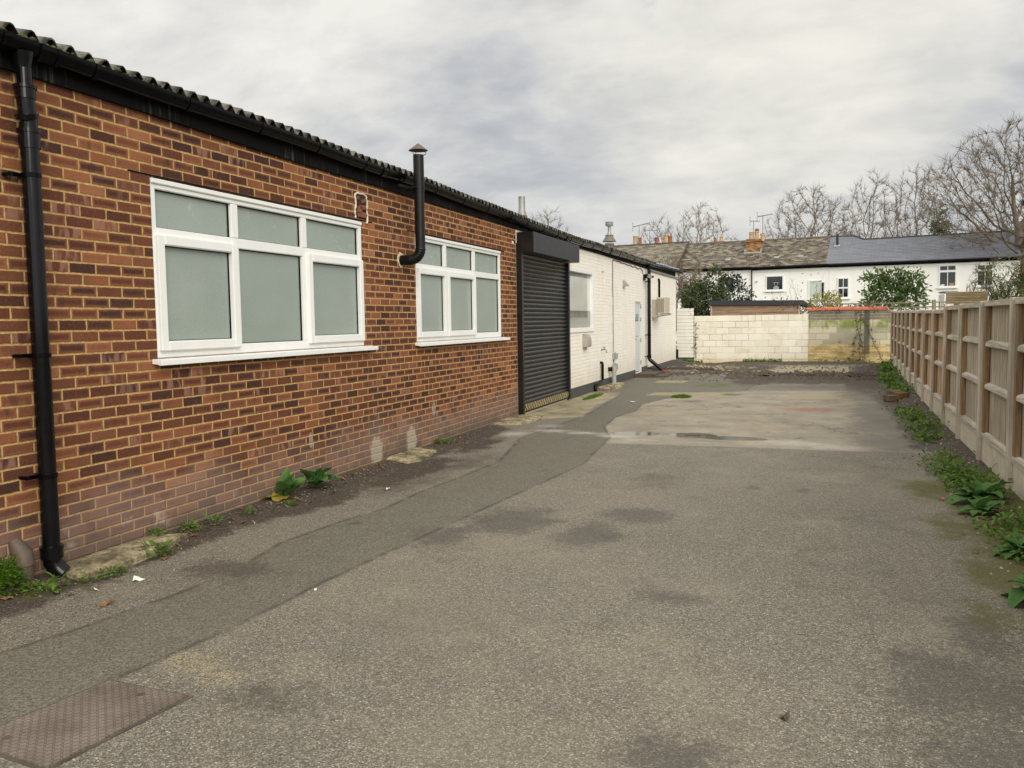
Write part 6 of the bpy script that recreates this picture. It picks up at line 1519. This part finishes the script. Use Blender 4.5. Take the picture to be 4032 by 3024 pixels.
scrap('paper_scrap', 'white scrap on the far dark tarmac before the plinth', 1.35, 16.2, .12, .08, 'paper', 9)
scrap('red_wrapper', 'tiny red wrapper beside the big leafy weed', 5.62, 8.0, .05, .03, 'coping', 10)
for i, (x, y, c_, lab) in enumerate([(5.95, 17.2, 'earth', 'dark sawn timber block by the fence foot'), (6.15, 18.1, 'brownwood', 'longer brown timber offcut lying behind the dark block')]):
    b_ = MB(); b_.obox((x, y, gzz(x, y)+.06), (.09 if i == 0 else .12, .05, 0), (-.05, .10 if i == 0 else .42, 0), (0, 0, .055)); tag(b_.build('timber_offcut', M['brownwood'], bevel=.01), lab, 'timber')
nb = thing('neighbour_gutter', 'dark gutter corner of a neighbouring building at the right picture edge', 'gutter', (8.0, 16.1, 3.3))
b_ = MB(); b_.box(7.74, 9.2, 15.9, 16.02, 3.36, 3.46); b_.build('channel', M['felt'], nb, bevel=.02)
b_ = MB(); b_.tube([(7.9, 15.97, 3.36), (8.0, 16.0, 3.1), (8.05, 16.05, 0)], .04, 8); b_.build('drop', M['felt'], nb)

# ------------------------------------------------------------------ sky, sun, camera
W = bpy.data.worlds.new('World'); SC.world = W; W.use_nodes = True
t = NT(W.node_tree); nt = W.node_tree
bg = nt.nodes['Background']
SUN_EL, SUN_AZ = 27, math.atan2(.64, -.70)       # direction to the sun: behind the camera, from the fence side
sky = t.n('ShaderNodeTexSky', {'sky_type': 'NISHITA', 'sun_disc': False, 'sun_elevation': rad(SUN_EL), 'sun_rotation': SUN_AZ})
gen = nt.nodes.new('ShaderNodeTexCoord').outputs['Generated']
dx, dy, dz = t.xyz(gen)
zz = t.m('ADD', t.m('MAXIMUM', dz, 0.0), .34)
cx, cy = t.m('DIVIDE', dx, zz), t.m('DIVIDE', dy, zz)
p = t.vec(t.m('MULTIPLY', cx, .75), cy, 0.0)
n1 = t.noise(p, 1.9, 8, .56, .25); n2 = t.noise(t.vec(cx, t.m('MULTIPLY', t.m('ADD', cy, 31.0), 1.4), 0.0), 4.6, 7, .58, .2); n3 = t.noise(t.vec(t.m('MULTIPLY', cx, .6), t.m('MULTIPLY', cy, 1.5), 4.0), .9, 3, .5)
f = t.m('ADD', t.m('MULTIPLY', n1, .56), t.m('ADD', t.m('MULTIPLY', n2, .34), t.m('MULTIPLY', n3, .30)))
def dot(v):
    nd = t.n('ShaderNodeVectorMath', {'operation': 'DOT_PRODUCT'}, i0=gen, i1=v); return nd.outputs['Value']
glow = t.sm(dot((-.045, .957, .287)), .962, 1.0)
glow2 = t.sm(dot((-.72, .60, .36)), .86, 1.0)
f = t.m('ADD', f, t.m('MULTIPLY_ADD', glow, .12, t.m('MULTIPLY', glow2, .08)))
cloud = t.ramp(f, [(.45, srgb(172, 175, 181)), (.535, srgb(190, 192, 196)), (.585, srgb(204, 205, 206)), (.645, srgb(222, 221, 218)), (.74, srgb(244, 241, 234))])
cloud = t.mix(t.m('MULTIPLY', glow, .25), cloud, srgb(246, 241, 222))
hz = t.sm(dz, .22, .02); cloud = t.mix(t.m('MULTIPLY', hz, .3), cloud, srgb(208, 210, 212))
# overcast skies are brightest overhead
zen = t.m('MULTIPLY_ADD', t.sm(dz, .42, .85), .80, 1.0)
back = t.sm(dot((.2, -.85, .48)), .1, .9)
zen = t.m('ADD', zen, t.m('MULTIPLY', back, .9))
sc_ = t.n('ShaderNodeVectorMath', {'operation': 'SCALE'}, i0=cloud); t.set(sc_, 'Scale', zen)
skyc = t.n('ShaderNodeVectorMath', {'operation': 'SCALE'}, i0=sky.outputs[0]); t.set(skyc, 'Scale', .12)
gap = t.m('MULTIPLY', t.sm(dot((-.135, .925, .355)), .9975, 1.0), t.sm(n2, .45, .62))
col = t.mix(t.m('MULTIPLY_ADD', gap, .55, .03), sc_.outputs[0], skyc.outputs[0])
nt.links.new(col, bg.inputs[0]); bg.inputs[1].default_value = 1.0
sl = bpy.data.lights.new('sun', 'SUN'); sl.energy = 2.0; sl.angle = rad(35); sl.color = (1, .96, .885)
so_ = bpy.data.objects.new('sun', sl); COL.objects.link(so_)
dirv = Vector((.64*math.cos(rad(SUN_EL)), -.70*math.cos(rad(SUN_EL)), math.sin(rad(SUN_EL))*.95)).normalized()
so_.rotation_euler = dirv.to_track_quat('Z', 'Y').to_euler()

cam = bpy.data.cameras.new('camera'); co = bpy.data.objects.new('camera', cam); COL.objects.link(co)
Rv = Vector((0.9445004206500034, 0.3281694806719652, -0.014958186636731688)); Uv = Vector((-0.009561913017794877, 0.07297707138326089, 0.9972877803682159)); Fv = Vector((-0.3283710176178872, 0.9417956991873636, -0.07206480264857547))
Mx = Matrix.Identity(4)
for i in range(3): Mx[i][0], Mx[i][1], Mx[i][2] = Rv[i], Uv[i], -Fv[i]
Mx.translation = Vector((4.55863, 0, 1.61634)); co.matrix_world = Mx
cam.sensor_width = 36; cam.sensor_fit = 'HORIZONTAL'; cam.lens = 3384.764/4032*36; cam.clip_end = 3000; cam.clip_start = .05
SC.camera = co
SC.view_settings.view_transform = 'Standard'; SC.view_settings.look = 'None'; SC.view_settings.exposure = 0; SC.view_settings.gamma = 1
SC.render.resolution_x = 1024; SC.render.resolution_y = 768
try:
    SC.cycles.use_denoising = True; SC.cycles.max_bounces = 6; SC.cycles.transparent_max_bounces = 4
except Exception: pass
